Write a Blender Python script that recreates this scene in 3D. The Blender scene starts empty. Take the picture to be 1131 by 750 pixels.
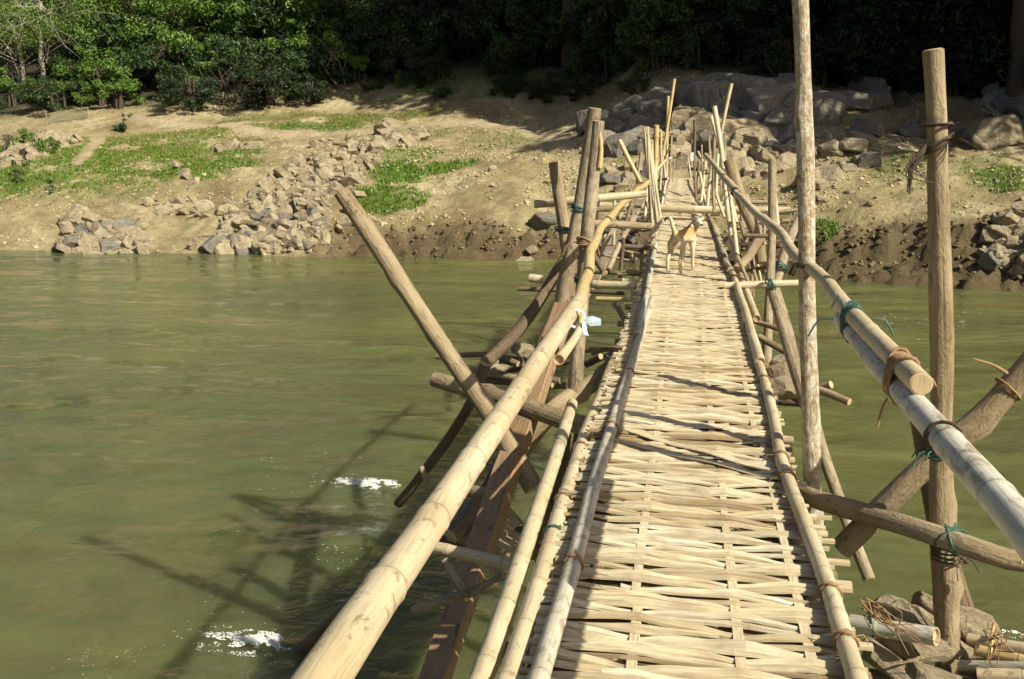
import bpy, bmesh, math, random
from mathutils import Vector, Matrix, noise, Euler
R = math.radians
sc = bpy.context.scene
C = sc.collection

# ------------------------------------------------------------------ camera, sky, sun, exposure
FPX, CX, CY = 1100.0, 565.5, 375.0           # focal length and centre in pixels of the 1131 x 750 photograph
PITCH = math.atan((CY-146)/FPX); YAW = math.atan((760-CX)/FPX*math.cos(PITCH))
CAM = Vector((-0.033, 0.0, 1.66))
cam = bpy.data.cameras.new('camera'); cam_o = bpy.data.objects.new('camera', cam); C.objects.link(cam_o)
cam.sensor_width = 36; cam.lens = 36*FPX/1131; cam.clip_start = .05; cam.clip_end = 2000
cam_o.location = CAM; cam_o.rotation_euler = (R(90)-PITCH, 0, YAW); sc.camera = cam_o
SUN_TO = Vector((.84, -.54, 0)).normalized(); SUN_EL = R(39.5)
SUN_DIR = Vector((SUN_TO.x*math.cos(SUN_EL), SUN_TO.y*math.cos(SUN_EL), math.sin(SUN_EL)))
w = bpy.data.worlds.new('World'); sc.world = w; w.use_nodes = True
wn = w.node_tree.nodes; wl = w.node_tree.links
sky = wn.new('ShaderNodeTexSky'); sky.sky_type = 'NISHITA'; sky.sun_disc = False
sky.sun_elevation = SUN_EL; sky.sun_rotation = math.atan2(SUN_TO.x, SUN_TO.y)
sky.dust_density = 3.0; sky.air_density = 1.2
bg = wn['Background']; bg.inputs['Strength'].default_value = .05
wl.new(sky.outputs[0], bg.inputs[0])
sl = bpy.data.lights.new('sun', 'SUN'); sl.energy = 4.8; sl.angle = R(.53); sl.color = (1, .95, .74)
so = bpy.data.objects.new('sun', sl); C.objects.link(so); so.rotation_euler = SUN_DIR.to_track_quat('Z', 'Y').to_euler()
so.location = (20, -15, 30)
vs = sc.view_settings; vs.view_transform = 'Standard'; vs.look = 'None'; vs.gamma = 1; vs.exposure = 0.60; vs.use_curve_mapping = False
sc.cycles.max_bounces = 6; sc.cycles.transparent_max_bounces = 6

# ------------------------------------------------------------------ helpers
rnd = random.Random(7)
_f = Vector((-math.sin(YAW)*math.cos(PITCH), math.cos(YAW)*math.cos(PITCH), -math.sin(PITCH)))
_r = Vector((math.cos(YAW), math.sin(YAW), 0)); _u = _r.cross(_f)
def ray(px, py): return (_f + _r*((px-CX)/FPX) + _u*((CY-py)/FPX))
def P(px, py, Y):                                  # the point at distance Y along the bridge seen at px, py
    d = ray(px, py); return CAM + d*((Y-CAM.y)/d.y)
def PZ(px, py, z):
    d = ray(px, py); return CAM + d*((z-CAM.z)/d.z)
WATER = -2.6
def tag(o, label=None, cat=None, group=None, kind=None):
    if label: o['label'] = label
    if cat: o['category'] = cat
    if group: o['group'] = group
    if kind: o['kind'] = kind
    return o
class MB:
    def __init__(s): s.v = []; s.f = []; s.mi = []; s.sm = []; s.at = {}
    def add(s, vs_, fs, mi=0, smooth=False, **at):
        b = len(s.v); s.v += [tuple(p) for p in vs_]
        for f in fs: s.f.append(tuple(b+i for i in f)); s.mi.append(mi); s.sm.append(smooth)
        for k, vals in at.items():
            a = s.at.setdefault(k, {})
            if callable(vals) or not isinstance(vals, (list, tuple)) : vals = [vals]*len(vs_)
            for i, q in enumerate(vals): a[b+i] = q
    def mesh(s, name, mats, off=Vector((0, 0, 0))):
        me = bpy.data.meshes.new(name); me.from_pydata([(a-off.x, b-off.y, c-off.z) for a, b, c in s.v], [], s.f)
        for m in mats: me.materials.append(m)
        me.polygons.foreach_set('material_index', s.mi); me.polygons.foreach_set('use_smooth', s.sm)
        for k, a in s.at.items():
            first = next(iter(a.values())); vec = isinstance(first, (tuple, Vector))
            A = me.attributes.new(k, 'FLOAT_VECTOR' if vec else 'FLOAT', 'POINT')
            if vec:
                buf = [0.0]*(3*len(s.v))
                for i, q in a.items(): buf[3*i:3*i+3] = list(q)
                A.data.foreach_set('vector', buf)
            else:
                buf = [0.0]*len(s.v)
                for i, q in a.items(): buf[i] = q
                A.data.foreach_set('value', buf)
        me.update(); return me
def wloc(o):
    p = Vector((0, 0, 0))
    while o: p += Vector(o.location); o = o.parent
    return p
def build(mb, name, mats, parent=None, loc=None):
    if not isinstance(mats, (list, tuple)): mats = [mats]
    pl = wloc(parent); l = Vector(loc) if loc is not None else pl
    o = bpy.data.objects.new(name, mb.mesh(name, mats, l)); C.objects.link(o)
    o.parent = parent; o.location = l - pl
    return o
def empty(name, loc):
    o = bpy.data.objects.new(name, None); C.objects.link(o); o.location = loc; o.empty_display_size = .2; return o

# ------------------------------------------------------------------ materials
def mat(name):
    m = bpy.data.materials.new(name); m.use_nodes = True
    nt = m.node_tree; return m, nt, nt.nodes, nt.links, nt.nodes['Principled BSDF']
def attr(N, name):
    a = N.new('ShaderNodeAttribute'); a.attribute_name = name; return a
def mapping(N, L, src, scale):
    m = N.new('ShaderNodeMapping'); m.inputs['Scale'].default_value = scale; L.new(src, m.inputs['Vector']); return m.outputs[0]
def noise_n(N, L, vec, scale, detail=6, rough=.6, dist=0):
    n = N.new('ShaderNodeTexNoise'); n.inputs['Scale'].default_value = scale; n.inputs['Detail'].default_value = detail
    n.inputs['Roughness'].default_value = rough; n.inputs['Distortion'].default_value = dist
    if vec is not None: L.new(vec, n.inputs['Vector'])
    return n.outputs[0]
def ramp(N, L, fac, stops):
    r = N.new('ShaderNodeValToRGB'); e = r.color_ramp.elements
    while len(e) < len(stops): e.new(.5)
    for q, (p, c) in zip(e, stops): q.position = p; q.color = (*c, 1) if len(c) == 3 else c
    L.new(fac, r.inputs[0]); return r.outputs[0]
def g3(v): return (v, v, v)
def mixc(N, L, fac, a, b, mode='MIX'):
    m = N.new('ShaderNodeMix'); m.data_type = 'RGBA'; m.blend_type = mode
    for i, s in ((0, fac), (6, a), (7, b)):
        if isinstance(s, (int, float)): m.inputs[i].default_value = s
        elif isinstance(s, tuple): m.inputs[i].default_value = (*s, 1)
        else: L.new(s, m.inputs[i])
    return m.outputs[2]
def math_n(N, L, op, a, b=None):
    m = N.new('ShaderNodeMath'); m.operation = op
    for i, s in enumerate((a, b)):
        if s is None: continue
        if isinstance(s, (int, float)): m.inputs[i].default_value = s
        else: L.new(s, m.inputs[i])
    return m.outputs[0]
def bump(N, L, h, strength, dist, prev=None):
    b = N.new('ShaderNodeBump'); b.inputs['Strength'].default_value = strength; b.inputs['Distance'].default_value = dist
    L.new(h, b.inputs['Height'])
    if prev is not None: L.new(prev, b.inputs['Normal'])
    return b.outputs[0]

def pole_mat(name, c1, c2, stain, bark=0.0, rough=.6, lichen=None):
    m, nt, N, L, B = mat(name)
    tc = attr(N, 'tc').outputs['Vector']
    long_ = noise_n(N, L, mapping(N, L, tc, (1, 1, .035)), 160 if not bark else 70, 5, .65)     # fibres along the pole
    big = noise_n(N, L, mapping(N, L, tc, (1, 1, .35)), 7, 5, .6)
    spots = noise_n(N, L, mapping(N, L, tc, (1, 1, .5)), 26, 4, .7, .6)
    col = mixc(N, L, ramp(N, L, big, [(.35, g3(0)), (.65, g3(1))]), c1, c2)
    col = mixc(N, L, ramp(N, L, long_, [(.3, g3(.55)), (.5, g3(0))]), col, tuple(x*.45 for x in c1))
    col = mixc(N, L, ramp(N, L, spots, [(.50 if 'white' in name or 'grey' in name else .57, g3(0)), (.64, g3(.7 if not bark else .8))]), col, stain)
    if lichen:
        ln = noise_n(N, L, mapping(N, L, tc, (1, 1, .6)), 30, 6, .8, .5)
        col = mixc(N, L, ramp(N, L, ln, [(.44, g3(0)), (.60, g3(.85))]), col, lichen[0])
        ln2 = noise_n(N, L, mapping(N, L, tc, (1.1, .9, .7)), 34, 5, .75, 1.0)
        col = mixc(N, L, ramp(N, L, ln2, [(.58, g3(0)), (.63, g3(.8))]), col, lichen[1])
    ring = attr(N, 'ring').outputs['Fac']
    col = mixc(N, L, math_n(N, L, 'MULTIPLY', ring, .75), col, (.16, .10, .05))
    wh = noise_n(N, L, mapping(N, L, tc, (1, 1, .2)), 3.2, 3, .6)
    col = mixc(N, L, ramp(N, L, wh, [(.45, g3(0)), (.75, g3(.35))]), col, tuple(min(.75, x*1.15+.04) for x in c2))
    L.new(col, B.inputs['Base Color']); B.inputs['Roughness'].default_value = rough
    h = bump(N, L, long_, .35 + bark*.3, .004 + bark*.012)
    h2 = bump(N, L, spots, .25 + bark*.6, .003 + bark*.012, h)
    L.new(h2, B.inputs['Normal']); return m
M = {}
M['bamboo'] = pole_mat('bamboo_straw', (.46, .36, .215), (.60, .505, .355), (.20, .13, .07), rough=.48)
M['bamboo_y'] = pole_mat('bamboo_yellow', (.50, .35, .15), (.58, .43, .22), (.26, .14, .06), rough=.42)
M['bamboo_g'] = pole_mat('bamboo_grey', (.42, .37, .29), (.58, .53, .45), (.15, .11, .08), rough=.55)
M['bamboo_w'] = pole_mat('bamboo_white', (.52, .49, .42), (.68, .64, .55), (.20, .14, .09), rough=.55)
M['wood'] = pole_mat('weathered_log', (.20, .14, .075), (.36, .275, .17), (.09, .06, .04), bark=1, rough=.85)
M['wood_d'] = pole_mat('dark_log', (.11, .075, .045), (.20, .14, .085), (.05, .03, .02), bark=1, rough=.85)
M['wood_g'] = pole_mat('grey_log', (.24, .18, .115), (.40, .32, .22), (.12, .085, .055), bark=1, rough=.85)
M['lichen'] = pole_mat('lichen_bark', (.30, .21, .12), (.34, .26, .17), (.11, .07, .04), bark=1, rough=.9,
                       lichen=((.66, .62, .54), (.40, .22, .05)))
M['plank'] = pole_mat('brown_plank', (.27, .16, .08), (.30, .20, .12), (.07, .045, .03), bark=.5, rough=.75)
M['cut'] = pole_mat('cut_wood_end', (.42, .30, .17), (.50, .37, .22), (.20, .12, .06), rough=.8)
def plain(name, c, rough=.7, var=.35, sc_=20, bmp=.0):
    m, nt, N, L, B = mat(name)
    t = N.new('ShaderNodeTexCoord').outputs['Object']
    n = noise_n(N, L, t, sc_, 4, .65)
    L.new(mixc(N, L, n, tuple(x*(1-var) for x in c), tuple(min(1, x*(1+var)) for x in c)), B.inputs['Base Color'])
    B.inputs['Roughness'].default_value = rough
    if bmp: L.new(bump(N, L, n, .6, bmp), B.inputs['Normal'])
    return m
M['wire'] = plain('green_wire', (.03, .10, .085), .5); M['vine'] = plain('brown_vine', (.30, .18, .09), .8)
M['cord'] = plain('dark_cord', (.07, .045, .03), .8); M['ribbon'] = plain('pale_blue_plastic', (.62, .78, .88), .35, .12)
M['paper'] = plain('white_paper', (.8, .8, .78), .7, .05)

# split bamboo strips of the woven mats: colour varies from strip to strip
m, nt, N, L, B = mat('split_bamboo'); tc = attr(N, 'tc').outputs['Vector']; sh = attr(N, 'shade').outputs['Fac']
fib = noise_n(N, L, mapping(N, L, tc, (.06, 1, 1)), 130, 5, .7)
blot = noise_n(N, L, mapping(N, L, tc, (.5, 1, 1)), 9, 4, .6)
col = ramp(N, L, sh, [(0, (.30, .21, .11)), (.22, (.55, .45, .295)), (.6, (.68, .58, .395)), (1, (.78, .70, .54))])
col = mixc(N, L, ramp(N, L, fib, [(.34, g3(.75)), (.58, g3(0))]), col, (.30, .20, .10))
col = mixc(N, L, ramp(N, L, blot, [(.5, g3(0)), (.72, g3(.65))]), col, (.42, .32, .20))
pos = N.new('ShaderNodeNewGeometry').outputs['Position']; wr_ = noise_n(N, L, mapping(N, L, pos, (2.2, .7, 1)), 2.0, 6, .7)
col = mixc(N, L, ramp(N, L, wr_, [(.48, g3(0)), (.66, g3(.55))]), col, (.40, .34, .25))      # trodden, dusty patches
nod = attr(N, 'ring').outputs['Fac']
col = mixc(N, L, math_n(N, L, 'MULTIPLY', nod, .6), col, (.22, .14, .07))
L.new(col, B.inputs['Base Color']); B.inputs['Roughness'].default_value = .55
L.new(bump(N, L, fib, .5, .003), B.inputs['Normal']); M['strip'] = m
M['strip_d'] = plain('dark_gap_underlayer', (.16, .11, .06), .85, .4, 12)  # dark colour stands in for the shade between the strips

# ground
m, nt, N, L, B = mat('river_bank_soil')
geo = N.new('ShaderNodeNewGeometry').outputs['Position']
n1 = noise_n(N, L, geo, .35, 8, .65); n2 = noise_n(N, L, geo, 2.2, 8, .7); n3 = noise_n(N, L, geo, 11, 6, .7)
col = ramp(N, L, n1, [(.32, (.27, .195, .095)), (.48, (.49, .385, .205)), (.62, (.66, .545, .33))])
col = mixc(N, L, ramp(N, L, n2, [(.50, g3(0)), (.62, g3(.7))]), col, (.28, .21, .115))
col = mixc(N, L, ramp(N, L, n3, [(.55, g3(0)), (.7, g3(.55))]), col, (.54, .44, .30))
n4 = noise_n(N, L, geo, .8, 5, .6)
col = mixc(N, L, ramp(N, L, n4, [(.50, g3(0)), (.66, g3(.45))]), col, (.27, .26, .10))
col = mixc(N, L, attr(N, 'path').outputs['Fac'], col, (.60, .47, .31))
col = mixc(N, L, attr(N, 'mud').outputs['Fac'], col, mixc(N, L, n2, (.075, .052, .026), (.27, .195, .10)))
gr = attr(N, 'grass').outputs['Fac']
gm = math_n(N, L, 'MULTIPLY', gr, ramp(N, L, n2, [(.5, g3(1)), (.75, g3(.6))]))
col = mixc(N, L, gm, col, mixc(N, L, n3, (.05, .11, .012), (.20, .23, .04)))
col = mixc(N, L, attr(N, 'litter_shade').outputs['Fac'], col, mixc(N, L, n2, (.02, .018, .008), (.08, .065, .03)))  # leaf litter, darkened to carry the shade under the trees too
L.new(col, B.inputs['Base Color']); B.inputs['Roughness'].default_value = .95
vo = N.new('ShaderNodeTexVoronoi'); vo.inputs['Scale'].default_value = 3.2; L.new(geo, vo.inputs['Vector'])
L.new(bump(N, L, n3, 1.0, .12, bump(N, L, n2, 1.0, .35, bump(N, L, vo.outputs['Distance'], .5, .2))), B.inputs['Normal']); M['ground'] = m

def rock_mat(name, c1, c2, c3):
    m, nt, N, L, B = mat(name)
    t = N.new('ShaderNodeTexCoord').outputs['Object']; oi = N.new('ShaderNodeObjectInfo').outputs['Random']
    ad = N.new('ShaderNodeVectorMath'); ad.operation = 'ADD'; L.new(t, ad.inputs[0])
    cb = N.new('ShaderNodeCombineXYZ'); L.new(math_n(N, L, 'MULTIPLY', oi, 37.0), cb.inputs[0]); L.new(cb.outputs[0], ad.inputs[1]); t = ad.outputs[0]
    a = noise_n(N, L, t, 2.5, 8, .7); b = noise_n(N, L, mapping(N, L, t, (1, 1, 3.5)), 5, 7, .75)
    col = ramp(N, L, a, [(.3, c1), (.55, c2), (.75, c3)])
    col = mixc(N, L, ramp(N, L, b, [(.35, g3(.6)), (.5, g3(0))]), col, tuple(x*.4 for x in c1))
    col = mixc(N, L, math_n(N, L, 'MULTIPLY', oi, .3), col, c1)
    L.new(col, B.inputs['Base Color']); B.inputs['Roughness'].default_value = .9
    vo = N.new('ShaderNodeTexVoronoi'); vo.feature = 'DISTANCE_TO_EDGE'; vo.inputs['Scale'].default_value = 2.4; L.new(t, vo.inputs['Vector'])
    cr = ramp(N, L, vo.outputs['Distance'], [(0, g3(0)), (.06, g3(1))])
    L.new(bump(N, L, b, .9, .10, bump(N, L, cr, .5, .05)), B.inputs['Normal']); return m
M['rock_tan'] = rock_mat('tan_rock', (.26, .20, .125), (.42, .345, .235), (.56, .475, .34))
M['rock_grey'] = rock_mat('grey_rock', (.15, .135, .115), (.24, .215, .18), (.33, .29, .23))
M['clod'] = plain('dry_clod', (.44, .36, .22), .95, .35, 3); M['mudclod'] = plain('mud_clod', (.16, .115, .06), .95, .6, 2)
M['rock_crib'] = rock_mat('crib_stone', (.42, .32, .20), (.58, .47, .32), (.66, .56, .40))

def leaf_mat(name, c1, c2, trans=.35):
    m, nt, N, L, B = mat(name)
    sh = attr(N, 'shade').outputs['Fac']; col = mixc(N, L, sh, c1, c2)
    L.new(col, B.inputs['Base Color']); B.inputs['Roughness'].default_value = .5
    tr = N.new('ShaderNodeBsdfTranslucent'); L.new(mixc(N, L, .5, col, (.10, .16, .02)), tr.inputs[0])
    mx = N.new('ShaderNodeMixShader'); mx.inputs[0].default_value = trans*.6
    L.new(B.outputs[0], mx.inputs[1]); L.new(tr.outputs[0], mx.inputs[2]); L.new(mx.outputs[0], N['Material Output'].inputs[0]); return m
M['leaf_d'] = leaf_mat('dark_leaves', (.010, .024, .008), (.026, .05, .014))  # dark tone also carries the shade of the forest
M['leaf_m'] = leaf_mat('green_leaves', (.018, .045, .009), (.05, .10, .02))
M['leaf_b'] = leaf_mat('bright_leaves', (.05, .12, .012), (.15, .25, .03))  # bright tone also carries the sunlight on the left treeline
M['grassb'] = leaf_mat('green_grass_blades', (.07, .17, .010), (.18, .31, .025))
M['grassy'] = leaf_mat('dry_grass_blades', (.22, .20, .05), (.42, .33, .12))
M['bark'] = plain('tree_bark', (.075, .055, .04), .9, .5, 6, .03); M['bark_p'] = plain('pale_tree_bark', (.34, .30, .24), .9, .35, 5, .03)

# water
m, nt, N, L, B = mat('murky_river_water')
geo = N.new('ShaderNodeNewGeometry').outputs['Position']
wn1 = noise_n(N, L, geo, .12, 4, .55)
L.new(mixc(N, L, ramp(N, L, wn1, [(.35, g3(0)), (.65, g3(1))]), (.086, .096, .040), (.134, .134, .046)), B.inputs['Base Color'])
B.inputs['Roughness'].default_value = .03; B.inputs['IOR'].default_value = 1.33
B.inputs['Subsurface Weight'].default_value = .9; B.inputs['Subsurface Radius'].default_value = (1.0, .9, .5); B.inputs['Subsurface Scale'].default_value = 2.6
wv1 = noise_n(N, L, mapping(N, L, geo, (.75, 1.0, 1)), 1.2, 5, .55, .8)
wv2 = noise_n(N, L, mapping(N, L, geo, (.8, 1.0, 1)), 7.5, 5, .65, .6)
wv3 = noise_n(N, L, mapping(N, L, geo, (.4, 1.0, 1)), .45, 3, .5, .6)
L.new(bump(N, L, wv2, .9, .035, bump(N, L, wv1, .9, .20, bump(N, L, wv3, .9, .8))), B.inputs['Normal']); M['water'] = m
m, nt, N, L, B = mat('white_foam'); B.inputs['Base Color'].default_value = (.82, .84, .82, 1); B.inputs['Roughness'].default_value = .35; B.inputs['Alpha'].default_value = .72; M['foam'] = m

# ------------------------------------------------------------------ terrain
def lerp_tab(tab, x):
    if x <= tab[0][0]: return tab[0][1]
    for (a, u), (b, v) in zip(tab, tab[1:]):
        if x <= b:
            t = (x-a)/(b-a); return u + (v-u)*t
    return tab[-1][1]
WTAB = [(-200, 46), (-60, 36), (-27, 33), (-16, 33.2), (-5, 33.6), (1, 32.3), (5, 30.4), (10, 28.6), (20, 26.5), (60, 22), (200, 10)]
PROF = [(-22, [(0, -2.6), (1.5, -2.0), (5, -1.07), (12, .27), (19, 1.47), (24, 2.5), (27, 3.35), (60, 17), (140, 40), (400, 60)]),
        (-8, [(0, -2.6), (1.1, -1.7), (4.7, -.72), (9.7, .33), (16.7, 1.48), (20.7, 2.2), (24.7, 4.1), (28.7, 5.9), (60, 20), (140, 42), (400, 60)]),
        (0, [(0, -2.6), (1.5, -1.6), (4.8, -.15), (7, .25), (10, 1.5), (14, 3.4), (18, 4.5), (60, 22), (140, 45), (400, 60)]),
        (10, [(0, -2.6), (1.3, -1.5), (4.3, -.71), (9.3, .49), (14.3, 1.5), (20.3, 3.0), (23.3, 3.9), (60, 20), (140, 45), (400, 60)])]
def shore(x): return lerp_tab(WTAB, x) + .5*noise.noise(Vector((x*.35, 3.1, 0))) + .22*noise.noise(Vector((x*1.3, 7.7, 0)))
def prof(x, d):
    if d < 0: return max(-4.6, -2.6+.4*d)
    if x <= PROF[0][0]: return lerp_tab(PROF[0][1], d)
    for (a, A), (b, Bt) in zip(PROF, PROF[1:]):
        if x <= b:
            t = (x-a)/(b-a); t = t*t*(3-2*t); return lerp_tab(A, d)*(1-t) + lerp_tab(Bt, d)*t
    return lerp_tab(PROF[-1][1], d)
def ground(x, y, fine=True):
    d = y - shore(x)
    if y < 10 and d < -12:                                     # the near bank behind the camera
        e = -8 - y + 1.5*noise.noise(Vector((x*.1, 0, 5)))
        if e > 0: return min(-3.6 + e*.55, .2 + .1*max(0, e-7))+ .1*noise.noise(Vector((x, y, 0)))
    z = prof(x, d)
    if d > -.3:
        k = min(1, max(0, d+.3)/1.5)
        z += k*(.35*noise.noise(Vector((x*.16, y*.16, 1.0))) + .16*noise.noise(Vector((x*.6, y*.6, 2.0))))
        if fine:
            mud = mudf(x, d)
            z += k*(.11*noise.noise(Vector((x*1.5, y*1.9, 3.0))) + .07*noise.noise(Vector((x*3.6, y*4.3, 4.0)))) + k*.05*abs(noise.noise(Vector((x*2.3, y*7.0, 14.0))))
            z += mud*(.75*abs(noise.noise(Vector((x*1.3, y*1.7, 8.0)))) + .38*abs(noise.noise(Vector((x*2.9, y*3.9, 9.0)))) - .22)
            if d < 8: z += .10*math.floor(2.5*d + 1.1*noise.noise(Vector((x*.4, y*.4, 6)))) % 2 * .35 * k
    return z
def mudf(x, d):
    side = min(1, max(.12, (x+14.5)/3))
    wd = 1.9 if x < 2 else 2.5
    wd += 1.0*noise.noise(Vector((x*.5, d*.4, 12)))
    return side*max(0, min(1, (wd-d)/.9))*max(0, min(1, (d+1.2)/.6))
def hit(px, py):                                               # where the sight line meets the terrain
    d = ray(px, py); t = 24.0
    while t < 120:
        p = CAM + d*t
        if p.z <= ground(p.x, p.y, False): break
        t += .25
    return CAM + d*t
def poly_in(px, py, pts): 
    ins = False; j = len(pts)-1
    for i in range(len(pts)):
        if (pts[i][1] > py) != (pts[j][1] > py) and px < (pts[j][0]-pts[i][0])*(py-pts[i][1])/(pts[j][1]-pts[i][1])+pts[i][0]: ins = not ins
        j = i
    return ins
# grass patches as ellipses on the bank (cx, cy, rx, ry, strength)
GR = []
def gpatch(px, py, rpx, rpy, s=1.0, dry=0):
    c = hit(px, py); a = hit(px, py-rpy) if py-rpy > 60 else c; b = hit(px, min(281, py+rpy))
    GR.append((c.x, c.y, rpx*c.y/FPX, max(.5, abs(a.y-b.y)/2), s, dry))
for a in [(150,186,130,30,1,.25), (40,204,55,26,1,.1), (95,212,60,12,.8,.1), (255,196,55,17,1,.1), (230,208,30,8,.9,0), (160,158,110,12,.7,.5), (355,141,42,8,1,.0),
          (450,208,36,10,1.2,0), (480,201,46,9,1.2,0), (430,231,42,13,1.3,0), (455,170,30,9,.7,.1), (395,133,90,6,1,.95), (165,213,28,6,.9,0), (130,232,70,9,.5,.2),
          (290,143,60,6,.8,.2), (1110,215,26,12,.9,0), (1000,212,40,22,.45,.1), (902,263,24,10,1.1,0), (440,98,60,12,.5,.1), (625,160,20,8,.35,.6), (500,85,40,16,.5,0), (700,192,24,6,.4,.5), (90,166,100,18,.9,.3), (205,172,80,14,.9,.3), (30,190,60,24,.9,.1), (250,150,90,7,.7,.6), (520,96,60,14,.45,.1), (600,92,50,10,.4,.1), (1060,208,50,12,.5,.2), (565,150,50,10,.35,.3), (450,150,50,8,.45,.4), (300,132,60,5,.5,.5)]:
    gpatch(*a)
def grassf(x, y):
    g = 0; dry = 0
    for cx, cy, rx, ry, s, dr in GR:
        q = ((x-cx)/rx)**2 + ((y-cy)/ry)**2
        if q < 1.5:
            v = s*max(0, min(1, (1.5-q)*1.3))
            if v > g: g = v; dry = dr
    if g: g *= max(0, min(1, .80 + 1.7*noise.noise(Vector((x*.45, y*.45, 21))) + .7*noise.noise(Vector((x*1.7, y*1.7, 22)))))
    return g, dry
FTAB = []                                                      # forest edge: pixel line on the ground turned into x -> Y
for px, py in [(-60,128), (0,126), (60,122), (130,112), (300,108), (400,92), (540,84), (640,88), (700,92), (880,92), (1000,108), (1131,112), (1250,112)]:
    q = hit(px, py); FTAB.append((q.x, q.y))
FTAB = [(-200, 66)] + sorted(FTAB) + [(200, FTAB[-1][1]-6)]
PATHP = [hit(*q) for q in [(745,200), (690,176), (625,160), (580,142), (530,136), (470,139), (390,146), (300,150), (215,140), (130,128)]]
PATH2 = [hit(*q) for q in [(112,150), (95,172), (75,190), (58,202)]]
def pathf(x, y):
    best = 9
    for PL, wd in ((PATHP, 1.0), (PATH2, .55)):
        for a, b in zip(PL, PL[1:]):
            ax, ay = b.x-a.x, b.y-a.y; t = max(0, min(1, ((x-a.x)*ax+(y-a.y)*ay)/(ax*ax+ay*ay)))
            best = min(best, math.hypot(x-a.x-t*ax, y-a.y-t*ay)/wd)
    return max(0, min(1, 1.35-best*1.2))
def axis(segs):
    out = []
    for a, b, st in segs:
        n = max(1, round((b-a)/st)); out += [a+(b-a)*i/n for i in range(n)]
    return out + [segs[-1][1]]
xs = axis([(-400,-60,20), (-60,-32,1.2), (-32,16,.18), (16,40,1.2), (40,400,20)])
ys = axis([(-200,-20,12), (-20,-6,1), (-6,26,3), (26,40,.16), (40,60,.26), (60,80,1), (80,420,17)])
gm_ = MB(); vv = []; at = {'grass': [], 'mud': [], 'path': [], 'litter_shade': []}
for y in ys:
    for x in xs:
        vis = -34 < x < 18 and 26 < y < 66
        d = y - shore(x); vv.append((x, y, ground(x, y)))
        p_ = pathf(x, y) if vis else 0
        at['grass'].append(grassf(x, y)[0]*(1-p_) if vis else 0); at['path'].append(p_*.8); at['mud'].append(mudf(x, d) if d > -1.5 else .8)
        fe = lerp_tab(FTAB, x); at['litter_shade'].append(max(0, min(1, (y-fe+1.5+3*noise.noise(Vector((x*.3, y*.3, 30))))/3.0)))
nx = len(xs)
ff = [(j*nx+i, j*nx+i+1, (j+1)*nx+i+1, (j+1)*nx+i) for j in range(len(ys)-1) for i in range(nx-1)]
gm_.add(vv, ff, 0, True, **at)
g = build(gm_, 'ground', M['ground']); tag(g, kind='structure')

# water sheet with real low waves near the bridge
wxs = axis([(-400,-40,20), (-40,-14,.5), (-14,14,.16), (14,60,1.5), (60,400,20)]); wys = axis([(-120,-6,6), (-6,2,.5), (2,20,.15), (20,36,.3), (36,60,6)])
wb = MB(); vv = []
for y in wys:
    for x in wxs:
        v = Vector((x*.55, y*1.0, 0)); z = .030*noise.noise(v*1.3) + .05*noise.noise(v*.45 + Vector((9, 0, 0)))
        if -14 < x < 14 and y < 20: z += .013*noise.noise(v*3.4)
        vv.append((x, y, WATER+z*1.0))
nx = len(wxs); wb.add(vv, [(j*nx+i, j*nx+i+1, (j+1)*nx+i+1, (j+1)*nx+i) for j in range(len(wys)-1) for i in range(nx-1)], 0, True)
tag(build(wb, 'water', M['water']), kind='structure')

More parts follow.
